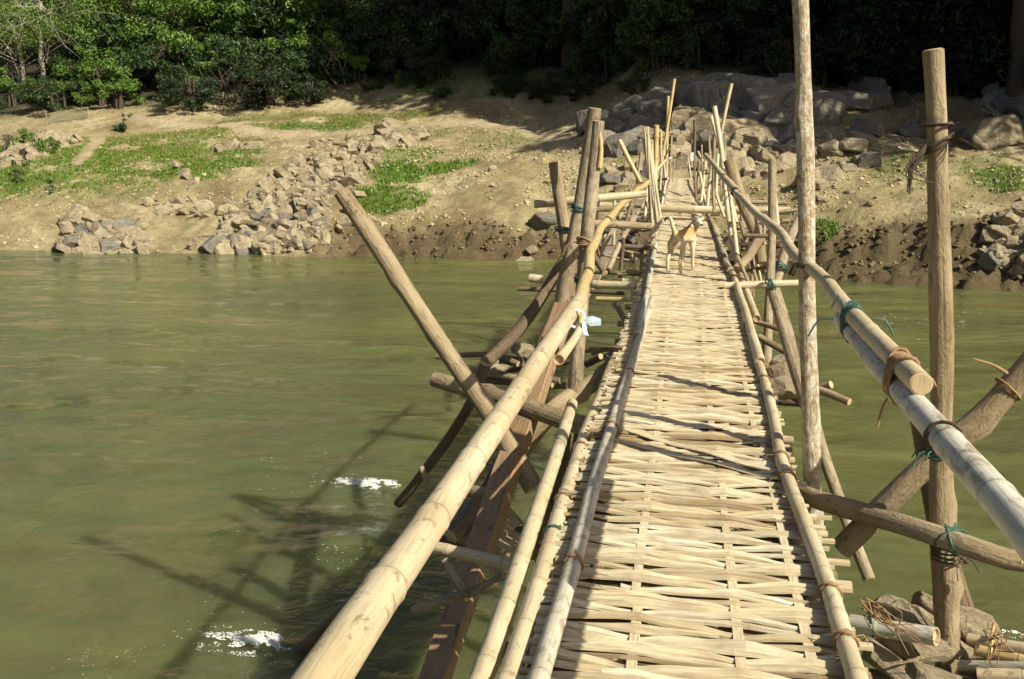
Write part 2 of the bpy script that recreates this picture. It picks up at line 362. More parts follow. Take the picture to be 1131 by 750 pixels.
# ------------------------------------------------------------------ poles
def frames(pts):
    out = []; n = None
    for i, p in enumerate(pts):
        t = (pts[min(i+1, len(pts)-1)] - pts[max(i-1, 0)]).normalized()
        if n is None: n = t.orthogonal().normalized()
        n = (n - t*n.dot(t)).normalized(); out.append((p, t, n, t.cross(n)))
    return out
def resample(pts, step, smooth=True):
    pts = [Vector(p) for p in pts]
    out = []
    for i in range(len(pts)-1):
        a, b = pts[i], pts[i+1]; p0 = pts[i-1] if i else a*2-b; p3 = pts[i+2] if i+2 < len(pts) else b*2-a
        n = max(1, int((b-a).length/step))
        for k in range(n):
            t = k/n
            if smooth and len(pts) > 2:
                out.append(.5*((2*a) + (b-p0)*t + (2*p0-5*a+4*b-p3)*t*t + (3*a-p0-3*b+p3)*t**3))
            else: out.append(a.lerp(b, t))
    return out + [pts[-1]]
def tube(mb, pts, r0, r1=None, sides=12, step=.08, kind='wood', wob=None, irr=None, node=.36, knots=0, mi=0, cap=1, seed=None, tilt=0, hollow=True):
    rr = random.Random(seed if seed is not None else rnd.random()); r1 = r0 if r1 is None else r1
    so_ = Vector((rr.uniform(0, 50), rr.uniform(0, 50), rr.uniform(0, 50)))
    pl = resample(pts, step); L_ = [0]
    for a, b in zip(pl, pl[1:]): L_.append(L_[-1]+(b-a).length)
    tot = L_[-1]
    wob = (.13 if kind == 'wood' else .10)*r0 if wob is None else wob; irr = (.10 if kind == 'wood' else .015) if irr is None else irr
    rings = []                                                # (length, radius factor, ring value)
    s = []
    for l in L_: s.append([l, 1.0, 0])
    if kind == 'bamboo' and node:
        q = rr.uniform(.05, node); nodes_ = []
        while q < tot-.02: nodes_.append(q); q += node*rr.uniform(.85, 1.2)
        s = [e for e in s if all(abs(e[0]-q) > .032 or e[0] in (0, tot) for q in nodes_)]
        for q in nodes_: s += [[q-.03, 1.0, 0], [q-.010, 1.06, .1], [q-.004, 1.065, .15], [q-.001, 1.03, .9], [q+.003, 1.06, .5], [q+.010, 1.03, 0], [q+.025, .98, 0]]
        s = sorted(e for e in s if 0 <= e[0] <= tot)
    kn = [(rr.uniform(.1, .9)*tot, rr.uniform(0, 6.28), rr.uniform(.25, .5)*r0) for _ in range(knots)]
    def at_l(l):
        for i in range(len(L_)-1):
            if l <= L_[i+1] or i == len(L_)-2: return pl[i].lerp(pl[i+1], (l-L_[i])/max(1e-6, L_[i+1]-L_[i]))
    P_ = []
    for l, fr, rg in s:
        p = at_l(l); e = min(1, l/.3, (tot-l)/.3) if tot > .6 else .3
        P_.append(p + Vector((noise.noise(so_+Vector((l*1.1, 0, 0))), noise.noise(so_+Vector((0, l*1.1, 0))), noise.noise(so_+Vector((0, 0, l*1.1)))))*wob*2*e)
    fr_ = frames(P_); vs_ = []; tcs = []; rg_ = []
    for (l, f, rg), (p, t, n, b) in zip(s, fr_):
        rad = (r0+(r1-r0)*l/tot)*f*(1+irr*1.3*noise.noise(so_+Vector((l*2.3, 5, 5))))
        for k in range(sides):
            a = 6.28318*k/sides; ca, sa = math.cos(a), math.sin(a)
            ra = rad*(1+irr*1.4*noise.noise(so_+Vector((ca*.9, sa*.9, l*1.4))) + (irr*.6*noise.noise(so_+Vector((ca*2.4, sa*2.4, l*7))) if kind == 'wood' else 0))
            for kl, ka, kr in kn:
                dl = (l-kl)/(.7*kr+.03); da = (a-ka+3.1416) % 6.28318 - 3.1416
                ra += kr*math.exp(-dl*dl-(da*1.5)**2)
            vs_.append(p + n*(ca*ra) + b*(sa*ra)); tcs.append((ca*rad+so_.x, sa*rad+so_.y, l+so_.z)); rg_.append(rg)
    nr = len(s); fs = [(i*sides+k, i*sides+(k+1) % sides, (i+1)*sides+(k+1) % sides, (i+1)*sides+k) for i in range(nr-1) for k in range(sides)]
    mb.add(vs_, fs, mi, True, tc=tcs, ring=rg_)
    if cap is not None:
        for end in (0, nr-1):
            p, t, n, b = fr_[end]; sg = -1 if end == 0 else 1
            ringv = [Vector(vs_[end*sides+k]) for k in range(sides)]; cen = sum(ringv, Vector())/sides
            out_ = [cen+(q-cen)*.99 + t*sg*.001 for q in ringv]; inn = [cen+(q-cen)*.80 + t*sg*r0*.10 for q in ringv]
            if kind == 'bamboo' and tot > .25 and hollow:                # hollow end: wall ring then a dark recess
                inn = [cen+(q-cen)*.84 + t*sg*.001 for q in ringv]; deep = [cen+(q-cen)*.80 - t*sg*min(.012, tot*.3) for q in ringv]
                v2 = out_+inn+deep; f2 = [(k, (k+1) % sides, sides+(k+1) % sides, sides+k) for k in range(sides)]
                f2 += [(sides+k, sides+(k+1) % sides, 2*sides+(k+1) % sides, 2*sides+k) for k in range(sides)] + [tuple(range(2*sides, 3*sides))]
            else:
                v2 = out_+inn; f2 = [(k, (k+1) % sides, sides+(k+1) % sides, sides+k) for k in range(sides)] + [tuple(range(sides, 2*sides))]
            if sg > 0: f2 = f2
            else: f2 = [tuple(reversed(q)) for q in f2]
            mb.add(v2, f2, cap, False, tc=[tuple(q) for q in v2], ring=[0]*len(v2))
    return P_
base = empty('bamboo_footbridge', (0, 4, WATER))
tag(base, 'handmade bamboo footbridge with woven deck and pole railings over the river', 'footbridge')
PATHS = {}
def near(o, c):
    pth, r_ = PATHS[o.name]; i = min(range(len(pth)), key=lambda k: (pth[k]-c).length); i = max(1, min(len(pth)-2, i))
    a, b = pth[i-1], pth[i+1]; t = max(0, min(1, (c-a).dot(b-a)/max(1e-9, (b-a).length_squared))); return a.lerp(b, t), (b-a).normalized(), r_
def pole(name, pts, r0, r1=None, m='wood', parent=None, **kw):
    kind = 'bamboo' if m.startswith('bamboo') else 'wood'
    mb = MB(); pth = tube(mb, pts, r0, r1, kind=kind, **kw)
    o = build(mb, name, [M[m], M['cut']], parent or base); PATHS[o.name] = (pth, max(r0, r1 or r0)); return o
def lash(parent, c, ax, rad, turns=4, wr=.005, m='wire', spread=.03, tails=2, tl=.10, seed=0, name='lashing', rad2=None, snap=True, nrm=None):
    """cord wound round a joint: c centre, ax pole axis"""
    rr = random.Random(int(abs(c[0]*917+c[1]*131)*10)+seed)
    if snap and parent is not None and parent.name in PATHS:
        q, a_, r_ = near(parent, Vector(c))
        if (q-Vector(c)).length < .12: c, ax, rad = q, a_, r_*1.03+wr
    ax = Vector(ax).normalized(); n = Vector(nrm) if nrm is not None else ax.orthogonal(); n = (n-ax*n.dot(ax)).normalized(); b = ax.cross(n); c = Vector(c)
    mb = MB(); pts = []
    for i in range(turns*10+1):
        a = i*.6283; q = (i/(turns*10)-.5)*spread + rr.uniform(-.25, .25)*wr
        rx = rad*(.97+rr.uniform(-.02, .03)); pts.append(c + ax*q + n*(math.cos(a)*rx) + b*(math.sin(a)*(rad2 or rx)))
    tube(mb, pts, wr, sides=5, step=.05, kind='wood', wob=0, irr=0, cap=None)
    for k in range(turns//2):
        pts = []; off = rr.uniform(-.5, .5); dr = 1 if k % 2 else -1
        for i in range(11):
            a = i*.6283+off; pts.append(c + ax*(dr*math.cos(a)*spread*.9) + n*(math.cos(a)*rad*1.07) + b*(math.sin(a)*(rad2 or rad)*1.07))
        tube(mb, pts, wr, sides=5, step=.05, kind='wood', wob=0, irr=0, cap=None)
    for k in range(tails):
        d = (n*rr.uniform(-1, 1)+b*rr.uniform(-1, 1)).normalized(); p0 = c + d*rad*1.05; L_ = tl*rr.uniform(.35, .8)
        tube(mb, [p0, p0+d*L_*.4+Vector((0, 0, -.1*L_)), p0+d*L_*.7+Vector((0, 0, -.7*L_))], wr*.8, sides=4, step=.03, kind='wood', wob=0, irr=0, cap=None)
    return build(mb, name, M[m], parent)
# ------------------------------------------------------------------ deck
def cx(Y): return 0 if Y < 16 else -.30*min(1, (Y-16)/14)
def woven(Y0, Y1, hw=.50, tilt=0.0, pitch=.092, per=(3, 3, 2), seg=14, warps=(-.42, -.16, .19, .42), zb=0.0, ext=.05, wf=1.0, seed=0, slat=True, par0=0, dark=0):
    rr = random.Random(seed); mb = MB()
    y = Y0; gi = par0
    while y < Y1:
        n = rr.choice(per); gw = pitch
        for k in range(n):
            wd = gw/n*rr.uniform(.62, 1.22)*wf; yc = y + gw*((k+.5)/n - .5); s0 = -hw - rr.uniform(-.03, .035); s1 = hw + rr.uniform(-.02, ext+.03)
            if rr.random() < .12:
                if rr.random() < .5: s0 += rr.uniform(.1, .8)*hw
                else: s1 -= rr.uniform(.1, .8)*hw
            sl = tilt + rr.uniform(-.05, .05); bow = rr.uniform(-.016, .016); th = rr.uniform(.008, .013); lift = rr.uniform(-.002, .003); shade = min(1, max(0, rr.gauss(.50, .30))) if not dark else rr.uniform(0, .1)
            ph = rr.uniform(0, 40); tc0 = Vector((rr.uniform(0, 90), rr.uniform(0, 90), 0)); fan = rr.uniform(-.018, .018); w1 = rr.uniform(.7, 1.0); w2 = rr.uniform(.7, 1.0)
            nodes_x = [rr.uniform(-.6, .6)]; nodes_x.append(nodes_x[0]+.38)
            vs_ = []; tcs = []; shd = []; rg = []
            for i in range(seg+1):
                x = s0+(s1-s0)*i/seg
                z = 0; sq = 0
                for wi, wx in enumerate(warps):
                    e = math.exp(-((x-wx)/.075)**2); over = 1 if (gi+wi) % 2 == 0 else -1
                    z += over*.010*e; sq += over*e
                wloc_ = wd*(w1+(w2-w1)*(x/hw*.5+.5))*(1+.25*sq if sq > 0 else 1+.35*sq)
                yo = yc + sl*x + bow*math.cos(x*5+ph) + fan*x*2 + (k-(n-1)/2)*gw/n*(.28*sq if sq > 0 else .5*sq)
                lf = (.002*k if n > 1 else 0)
                zz = zb+z+lift+lf+.0015*noise.noise(Vector((x*3, y*3, ph)))
                rn = max(0, 1-min(abs(x-q) for q in nodes_x)/(.6/seg))*.9
                tl_ = rr.uniform(-.0015, .0015)+ .003*(k-(n-1)/2)
                for (dy, dz) in ((-.5, -th), (-.46, 0), (.46, 0), (.5, -th)):
                    vs_.append((x+cx(yo), yo+dy*wloc_, zz+dz+dy*tl_*2)); tcs.append((x+tc0.x, dy*wloc_+tc0.y, dz)); shd.append(shade); rg.append(rn if dz == 0 else rn)
            fs = [(i*4+a, i*4+a+1, i*4+a+5, i*4+a+4) for i in range(seg) for a in range(3)]
            fs = [tuple(reversed(f)) for f in fs] + [(0, 1, 2, 3), (seg*4+3, seg*4+2, seg*4+1, seg*4)]
            mb.add(vs_, fs, 0, False, tc=tcs, shade=shd, ring=rg)
        y += gw*rr.uniform(.93, 1.07); gi += 1
    if slat:
        for wx in warps:
            y = Y0-.05
            while y < Y1:                                     # the slats that run along the bridge
                ln = min(rr.uniform(1.6, 3.0), Y1+.05-y); w_ = .034*rr.uniform(.85, 1.15); sh_ = rr.uniform(.4, .8); n_ = max(2, int(ln/.15)); vs_ = []; tcs = []; o0 = rr.uniform(-.01, .01); o1 = rr.uniform(-.01, .01)
                for i in range(n_+1):
                    yy = y+ln*i/n_; xx = wx+o0+(o1-o0)*i/n_+cx(yy)
                    for dx, dz in ((-.5, -.003), (-.46, 0), (.46, 0), (.5, -.003)):
                        vs_.append((xx+dx*w_, yy, zb+dz+.0005)); tcs.append((yy, dx*w_+wx*10, dz))
                mb.add(vs_, [(i*4+a, i*4+a+1, i*4+a+5, i*4+a+4) for i in range(n_) for a in range(3)], 0, False, tc=tcs, shade=[sh_]*len(vs_), ring=[0]*len(vs_))
                y += ln
    return build(mb, 'woven_mat' if not dark else 'gap_shade_mat', M['strip'] if not dark else M['strip_d'], base)
woven(-2.6, 5.45, tilt=-.05, hw=.51, seed=1, zb=.0)
woven(5.38, 10.0, tilt=-.02, hw=.50, seed=2, zb=.014, warps=(-.42, -.15, .16, .40), pitch=.088, per=(3, 2, 3))
woven(9.95, 19.6, hw=.49, seed=3, zb=.004, seg=10, pitch=.09, per=(2, 2), warps=(-.40, -.12, .17, .40))
woven(19.55, 37.2, hw=.42, seed=4, zb=.03, seg=6, pitch=.22, per=(2, 3), wf=.95, warps=(-.3, 0, .3), slat=False)
woven(-2.6, 12.0, hw=.46, seed=11, zb=-.034, pitch=.12, per=(2, 3), wf=.9, slat=False, dark=1, tilt=.03)  # added lower layer, coloured dark so the mat gaps read as shade
# a few wide loose slats over the seam of the two near mats
mb = MB()
for (a, b, wd) in ((PZ(676, 470, .02), PZ(858, 520, .02), .055)  , (PZ(672, 484, .02), PZ(862, 528, .02), .035)):
    d = (b-a).normalized(); s_ = Vector((-d.y, d.x, 0)); vs_ = []
    n_ = 14
    for i in range(n_+1):
        p = a.lerp(b, i/n_) + Vector((0, 0, .006*math.sin(i*.9)))
        for q, dz in ((-.5, -.005), (-.45, 0), (.45, 0), (.5, -.005)): vs_.append(p+s_*q*wd+Vector((0, 0, dz)))
    mb.add(vs_, [tuple(reversed((i*4+k, i*4+k+1, i*4+k+5, i*4+k+4))) for i in range(n_) for k in range(3)], 0, False, tc=[tuple(q) for q in vs_], shade=[rnd.uniform(.5, .9)]*len(vs_), ring=[0]*len(vs_))
build(mb, 'seam_slat', M['strip'], base)
# stubs of the short cross sticks under the mat edges
mb = MB(); rr = random.Random(5); y = -1.0
while y < 19:
    for sgn in (-1, 1):
        if rr.random() < .85:
            wd = rr.uniform(.018, .034); x0 = sgn*.40; x1 = sgn*(rr.uniform(.50, .58) if y > 4.4 or sgn < 0 else rr.uniform(.54, .66)); z = -.012-rr.uniform(0, .012); yy = y+rr.uniform(-.02, .02)
            if sgn < 0: x1 = -rr.uniform(.485, .545 if y > 5.5 else .525)
            t_ = .011; sk = rr.uniform(-.02, .02)
            vs_ = [(x0+cx(yy), yy-wd/2, z-t_), (x0, yy+wd/2, z-t_), (x0, yy+wd/2, z+t_*.3), (x0, yy-wd/2, z+t_*.3), (x1, yy-wd/2+sk, z-t_), (x1, yy+wd/2+sk, z-t_), (x1, yy+wd/2+sk, z+t_*.3), (x1, yy-wd/2+sk, z+t_*.3)]
            mb.add(vs_, [(0, 1, 2, 3), (7, 6, 5, 4), (0, 4, 5, 1), (1, 5, 6, 2), (2, 6, 7, 3), (3, 7, 4, 0)], 0, False, tc=vs_, shade=[rr.uniform(.2, .9)]*8, ring=[rr.choice((0, 0, .5))]*8)
    y += rr.uniform(.035, .06)
tag(build(mb, 'mat_edging', M['strip'], base), kind='stuff')
# stringers, joists, kerb poles
def bpole(name, a, b, r, m, **kw): return pole(name, [a, b], r, m=m, **kw)
for xx, Y0, Y1, r, m_ in ((-.47, -2, 8, .035, 'bamboo'), (-.2, -2, 12, .04, 'bamboo'), (.2, -2, 12, .04, 'bamboo'), (.47, -2, 12, .04, 'bamboo'), (-.2, 12, 21, .04, 'bamboo'), (.2, 12, 21, .04, 'bamboo'), (.47, 12, 20, .04, 'bamboo_g')):
    bpole('stringer', (xx, Y0, -.07), (xx*.97, Y1, -.07), r, m_, step=.4)
yj = -1.5
while yj < 20:
    bpole('joist', (-.62+rnd.uniform(-.05, .05), yj, -.135), (.60+rnd.uniform(-.05, .05), yj+rnd.uniform(-.05, .05), -.13), .028, rnd.choice(('bamboo', 'wood', 'wood_g')), step=.2); yj += rnd.uniform(.75, 1.1)
S1 = pole('stringer', [PZ(531, 752, -.05)+Vector((-.06, -1.1, 0)), PZ(531, 752, -.05), PZ(632, 446, -.05)], .040, .036, 'bamboo', step=.3)
S2 = pole('stringer', [PZ(561, 752, -.02)+Vector((-.03, -1.0, 0)), PZ(561, 752, -.02), PZ(640, 500, -.03), PZ(686, 380, -.06), PZ(711, 328, -.07)], .037, .036, 'bamboo', step=.3)
K1 = pole('kerb_pole', [(-.50, -.6, .035), PZ(596, 750, .035), PZ(658, 530, .035), PZ(690, 425, .035), PZ(720, 330, .035)], .034, .032, 'bamboo_g', step=.3)
K2 = pole('kerb_pole', [PZ(704, 372, .045), PZ(715, 320, .04), PZ(719, 294, .04), PZ(724, 270, .04)], .035, .032, 'bamboo_g', step=.3, wob=.004)
K3 = pole('kerb_pole', [(.50, -.6, .035), PZ(946, 750, .035), PZ(905, 620, .035), PZ(864, 512, .035), PZ(850, 440, .035), PZ(822, 345, .035)], .033, .031, 'bamboo', step=.3)
K4 = pole('kerb_pole', [PZ(840, 400, .055), PZ(822, 340, .05), PZ(809, 302, .045), PZ(801, 288, .04)], .036, .034, 'bamboo', step=.3)
K5 = pole('kerb_pole', [PZ(806, 300, .04), PZ(795, 270, .04), PZ(786, 246, .04), PZ(781, 236, .04)], .035, .03, 'wood_g', step=.3)
K6 = pole('kerb_pole', [PZ(836, 352, -.02), PZ(818, 304, -.02)], .035, .034, 'bamboo', step=.3)
for o, px, py in ((K1, 629, 622), (K1, 676, 472), (K1, 694, 412), (K3, 917, 655), (K3, 874, 528), (K3, 866, 506), (K3, 938, 710), (K3, 846, 420), (K3, 828, 360), (K2, 715, 322), (K4, 812, 308)):
    c = PZ(px, py, .035); lash(o, c, (.05 if px < 750 else -.05, 1, 0), .041, 3, .0035, 'vine', .03, 3, .12)
for px, py in ((601, 598), (640, 500), (618, 560), (668, 430)):
    lash(S2, PZ(px, py, -.06), (.1, 1, 0), .042, 2, .004, 'wire' if py in (598, 430) else 'vine', .018, 1, .06)

# ------------------------------------------------------------------ railings and posts
# left rail: thick bamboo then a thinner bent yellow piece
A_end = P(641, 330, 5.0)
RA = pole('handrail', [P(351, 752, 1.25)+Vector((.02, -1.7, .03)), P(351, 752, 1.25), P(500, 540, 2.32), A_end], .041, .036, 'bamboo', sides=20, step=.1, node=.42, wob=.004)
pole('handrail_splinter', [P(612, 392, 4.0)+Vector((.02, 0, -.02)), P(634, 362, 4.5)+Vector((.02, 0, -.02)), P(646, 336, 4.95)], .024, .012, 'bamboo', step=.06, node=0, parent=RA)
RB = pole('handrail', [P(632, 350, 4.6), P(646, 312, 5.5), P(654, 272, 6.9), P(672, 242, 8.4), P(690, 222, 10.2), P(716, 201, 12.6)], .034, .030, 'bamboo_y', sides=14, step=.12, wob=.015)
# ribbon of pale plastic
mb = MB(); c = P(637, 352, 4.56)
lp = [c + Vector((math.cos(a)*.043, .012*math.sin(2*a), math.sin(a)*.043)) for a in [i*.5236 for i in range(13)]]
def band(mb, pts, wv, th=.001):
    vs_ = []
    for p in pts: vs_ += [p-wv*.5, p+wv*.5]
    mb.add(vs_, [(2*i, 2*i+1, 2*i+3, 2*i+2) for i in range(len(pts)-1)], 0, True)
band(mb, lp, Vector((0, .028, .006)))
band(mb, [c+Vector((.045, -.03, 0)), c+Vector((.08, -.05, .008)), c+Vector((.115, -.05, -.004))], Vector((.0, .012, .03)))
band(mb, [c+Vector((.045, -.03, .0)), c+Vector((.07, -.05, -.012)), c+Vector((.12, -.07, -.002))], Vector((.0, .01, .022)))
band(mb, [c+Vector((.04, -.03, -.005)), c+Vector((.042, -.05, -.04)), c+Vector((.052, -.05, -.068))], Vector((.022, .0, -.004)))
build(mb, 'plastic_ribbon', M['ribbon'], RA)
# right rail: yellow-brown upper bamboo resting on the long white one
d_ = .68
RC = pole('handrail', [P(1300, 830, 1.07), P(1131, 583, 1.84), P(1010, 447, 2.72), P(930, 352, 4.0)], .036, .034, 'bamboo_w', sides=18, step=.1, node=.40, wob=.004)
RD = pole('handrail', [P(1017, 424, 2.70), P(930, 336, 4.05), P(868, 267, 6.4), P(812, 212, 11.0)], .032, .032, 'bamboo', sides=18, step=.1, node=.38, wob=.012, hollow=False)
axR = (P(930, 352, 4.0)-P(1010, 447, 2.62)).normalized()
def lash2(A, B, c, *a, **k):
    p, t, r1 = near(A, c); q, t2, r2 = near(B, c); lash(A, (p+q)/2, t, (p-q).length/2+max(r1, r2)*1.04, *a, snap=False, nrm=p-q, rad2=max(r1, r2)*1.08, **k)
lash2(RC, RD, P(945, 358, 3.75), 6, .0055, 'wire', .05, 3, .20)
lash2(RC, RD, P(996, 412, 2.92), 9, .005, 'vine', .07, 3, .10)
c = P(1032, 470, 2.4); lash(RC, P(1046, 486, 2.43), axR, .043, 2, .003, 'cord', .01, 0)
RE = pole('handrail', [P(815, 214, 10.9), P(800, 196, 13.5), P(790, 184, 16), P(779, 171, 20.0)], .045, .04, 'bamboo', sides=12, step=.2)
lash(RD, P(812, 209, 11.0), (0, 1, 0), .055, 5, .008, 'cord', .08, 3, .3)
# posts on the right
TP = pole('post', [P(899, 645, 5.15), P(897, 540, 5.2), P(892, 250, 5.2), P(882, -45, 5.15)], .048, .040, 'lichen', sides=18, step=.1, knots=5, wob=.008, irr=.08, seed=3)
lash(TP, P(896, 293, 5.2), (0, 0, 1), .056, 2, .0035, 'cord', .02, 0)
pole('brace', [P(855, 322, 6.3), P(868, 365, 6.2), P(880, 410, 6.1), P(905, 490, 6.0), P(930, 560, 5.9), P(960, 640, 5.6)], .042, .036, 'wood_g', sides=12, step=.1, knots=4)
NP = pole('post', [P(1062, 900, 4.2), P(1055, 740, 4.3), P(1047, 540, 4.35), P(1040, 300, 4.35), P(1030, 56, 4.35)], .056, .041, 'wood', sides=20, step=.05, knots=11, wob=.028, irr=.15, seed=12)
lash(NP, P(1036, 138, 4.33), (0, 0, 1), .054, 2, .004, 'cord', .01, 0)
mb = MB(); kc = P(1034, 160, 4.35); rr = random.Random(2)        # frayed rope loop round the post
for k in range(5):
    pts = [kc + Vector((math.cos(a)*(.052+k*.002), math.sin(a)*.050, .025*math.cos(a)*1.3+k*.006-.01)) for a in [i*.6283 for i in range(11)]]
    tube(mb, pts, .006, sides=5, step=.05, wob=0, irr=0, cap=None)
for k in range(6):
    e = P(1060+rr.uniform(-10, 22), 152+rr.uniform(-8, 14), 4.2); tube(mb, [kc+Vector((.05, -.03, .02)), (kc+e)/2+Vector((.03, 0, .02)), e], .0035, .001, sides=4, step=.05, wob=0, irr=0, cap=None)
for k in range(7):
    o_ = rr.uniform(-3, 3); tube(mb, [kc+Vector((-.05, -.04, 0)), P(1016+o_, 172+o_*.5, 4.3), P(1005+o_, 188, 4.3), P(1003+o_, 205+rr.uniform(-12, 10), 4.3)], .0075, .003, sides=5, step=.05, wob=.004, irr=0, cap=None)
for k in range(4): tube(mb, [P(1016, 172, 4.3), P(1008-k*4, 168+k*8, 4.25), P(1012+k*6, 190+k*4, 4.25), P(1022, 186+k*4, 4.3)], .003, .002, sides=4, step=.04, wob=.003, irr=0, cap=None)
build(mb, 'rope', M['cord'], NP)
pole('brace', [P(1018, 455, 4.75), P(1040, 590, 4.7), P(1078, 720, 4.6), P(1100, 800, 4.5)], .058, .045, 'wood_d', sides=8, step=.15)
DL = pole('brace', [P(1165, 372, 4.62), P(1100, 445, 4.62), P(1010, 528, 4.6), P(930, 607, 4.62)], .058, .052, 'wood', sides=18, step=.1, knots=4)
lash(NP, P(1050, 490, 4.45), (-.5, .1, .6), .085, 4, .005, 'wire', .04, 3, .14)
lash(DL, P(1114, 430, 4.62), (.62, 0, .78), .072, 2, .005, 'vine', .015, 0)
tube(mb := MB(), [P(1112, 412, 4.55), P(1095, 402, 4.5), P(1074, 396, 4.5)], .009, .004, sides=6, step=.05, wob=.004); build(mb, 'twig', [M['vine'], M['vine']], DL)
CB = pole('crossbeam', [P(880, 540, 4.95), P(905, 553, 4.75), P(1045, 597, 4.22), P(1112, 617, 4.1), P(1134, 620, 4.08)], .046, .044, 'wood', sides=16, step=.1, knots=3, wob=.01)
pole('pointed_tip', [P(1128, 620, 4.083), P(1152, 622, 4.06)], .043, .012, 'cut', parent=CB, sides=12, step=.05)
lash(CB, P(1048, 598, 4.21), (CAM*0+Vector((.8, -.5, 0))), .062, 5, .005, 'wire', .05, 3, .12)
lash(CB, P(1048, 612, 4.3), (0, 0, 1), .070, 3, .005, 'cord', .06, 1, .1)
pole('crossbeam', [P(940, 688, 4.15), P(962, 692, 4.1), P(1034, 703, 3.95)], .038, .038, 'bamboo_w', sides=14, step=.1)
lash(base, P(962, 692, 4.1), (1, -.1, 0), .041, 2, .004, 'wire', .01, 1, .06)
for k, (a, b, r, m_) in enumerate((((1070, 706, 4.3), (1165, 722, 4.1), .026, 'bamboo'), ((1078, 718, 4.25), (1150, 733, 4.1), .026, 'bamboo_y'), ((1060, 735, 4.2), (1170, 738, 4.0), .024, 'bamboo_g'), ((1092, 727, 4.1), (1098, 690, 4.3), .009, 'bamboo_y'), ((1080, 745, 4.1), (1180, 748, 4.0), .03, 'bamboo'))):
    pole('crib_pole', [P(*a), P(*b)], r, m=m_, sides=10, step=.1)
mb = MB(); rr = random.Random(8)
for k in range(14):
    a = P(958+rr.uniform(-8, 8), 668+rr.uniform(-12, 12), 3.9); tube(mb, [a, a+Vector((rr.uniform(.02, .1), rr.uniform(-.1, 0), rr.uniform(-.06, .03))), a+Vector((rr.uniform(.05, .26), rr.uniform(-.2, 0), rr.uniform(-.12, 0)))], .0035, .0015, sides=4, step=.04, wob=.006, irr=0, cap=None)
for k in range(9):
    a = P(1097+rr.uniform(-4, 4), 712+rr.uniform(-12, 12), 4.1); tube(mb, [a, a+Vector((rr.uniform(-.06, .06), -.03, rr.uniform(-.08, .08))), a+Vector((rr.uniform(-.08, .08), -.03, rr.uniform(-.12, .12)))], .004, .002, sides=4, step=.04, wob=.006, irr=0, cap=None)
tag(build(mb, 'frayed_cord', M['vine'], base), kind='stuff')
# mid distance, right of the deck
def pp(name, pts, w0, w1=None, m='wood', **kw):                  # widths given in metres (diameter)
    return pole(name, [P(*q) for q in pts], w0/2, (w1 or w0)/2, m=m, **kw)
X1 = pp('post', [(845, 430, 10.6), (848, 385, 10.7), (851, 300, 11.1), (853, 176, 11.3)], .10, .095, 'wood_g', knots=2, step=.2)
pp('crossbeam', [(800, 316, 10.9), (888, 313, 10.9)], .085, .08, 'bamboo', step=.15)
lash(X1, P(851, 314, 10.8), (1, 0, .2), .062, 3, .007, 'wire', .05, 1, .12)
X2 = pp('brace', [(884, 238, 11.5), (868, 275, 11.3), (857, 310, 11.2), (850, 345, 11.0)], .11, .10, 'wood_g', knots=2, step=.2)
lash(X2, P(857, 293, 11.2), (0, 0, 1), .09, 3, .007, 'wire', .05, 1, .12)
pp('brace', [(806, 178, 13.5), (811, 200, 13.4), (822, 232, 13.2), (837, 262, 13.0), (841, 290, 12.9)], .17, .15, 'wood', knots=3, step=.2)
pp('brace', [(840, 262, 12.8), (828, 282, 12.6), (813, 298, 12.4)], .13, .12, 'wood', step=.2)
pp('crossbeam', [(815, 240, 15.8), (845, 240, 15.8)], .09, .09, 'bamboo_y', step=.2)
pp('crossbeam', [(660, 227, 19.6), (770, 231, 19.4), (873, 233, 19.2)], .155, .15, 'bamboo', step=.3, node=.6)
pp('crossbeam', [(820, 246, 17), (872, 244, 17)], .08, .07, 'wood', step=.2)
pp('crossbeam', [(838, 372, 9.6), (874, 392, 9.3)], .07, .06, 'wood', step=.15)
pp('crossbeam', [(850, 428, 7.0), (892, 427, 6.9), (938, 444, 6.7)], .06, .05, 'wood', step=.12, knots=2)
pp('crossbeam', [(862, 440, 7.1), (918, 425, 6.9)], .05, .06, 'wood_g', step=.12)
pp('crossbeam', [(825, 352, 10), (865, 365, 9.7)], .05, .05, 'wood_g', step=.12)
for a, b, d0 in (((836, 250), (828, 330), .05), ((818, 246), (836, 312), .05), ((846, 300), (868, 345), .06), ((806, 262), (815, 300), .04), ((826, 285), (872, 282), .04), ((820, 300), (862, 292), .05), ((812, 270), (846, 268), .05)):
    pp('crib_pole', [(*a, 13.5), (*b, 12.8)], d0, d0, rnd.choice(('wood', 'bamboo', 'wood_g')), step=.2)
# far right posts
FR = [([(789, 118, 17), (796, 160, 16.8), (802, 215, 16.5), (808, 262, 15.6)], .085, 'bamboo'), ([(808, 92, 19), (800, 128, 19), (794, 160, 19)], .07, 'bamboo'),
      ([(785, 128, 17.5), (794, 160, 17.5), (803, 190, 17.3)], .065, 'bamboo'), ([(789, 148, 18), (788, 185, 18), (789, 235, 17.6)], .07, 'wood'),
      ([(767, 132, 25), (767, 180, 25), (769, 222, 24)], .065, 'wood_d'), ([(779, 178, 24), (777, 200, 24), (774, 226, 23)], .075, 'bamboo'),
      ([(786, 178, 21), (783, 205, 21), (781, 232, 20)], .07, 'bamboo'), ([(771, 168, 29), (776, 178, 28), (783, 190, 26)], .08, 'bamboo'),
      ([(795, 150, 20), (796, 190, 20), (797, 228, 19.6)], .06, 'wood_g'), ([(812, 180, 15), (816, 215, 15), (820, 250, 15)], .05, 'wood_g'),
      ([(801, 186, 16), (806, 215, 16), (814, 246, 15.7)], .06, 'bamboo'), ([(779, 188, 22), (790, 196, 21), (806, 188, 20)], .05, 'bamboo')]
for pts, d0, m_ in FR: last = pp('post', pts, d0, d0*.9, m_, step=.25)
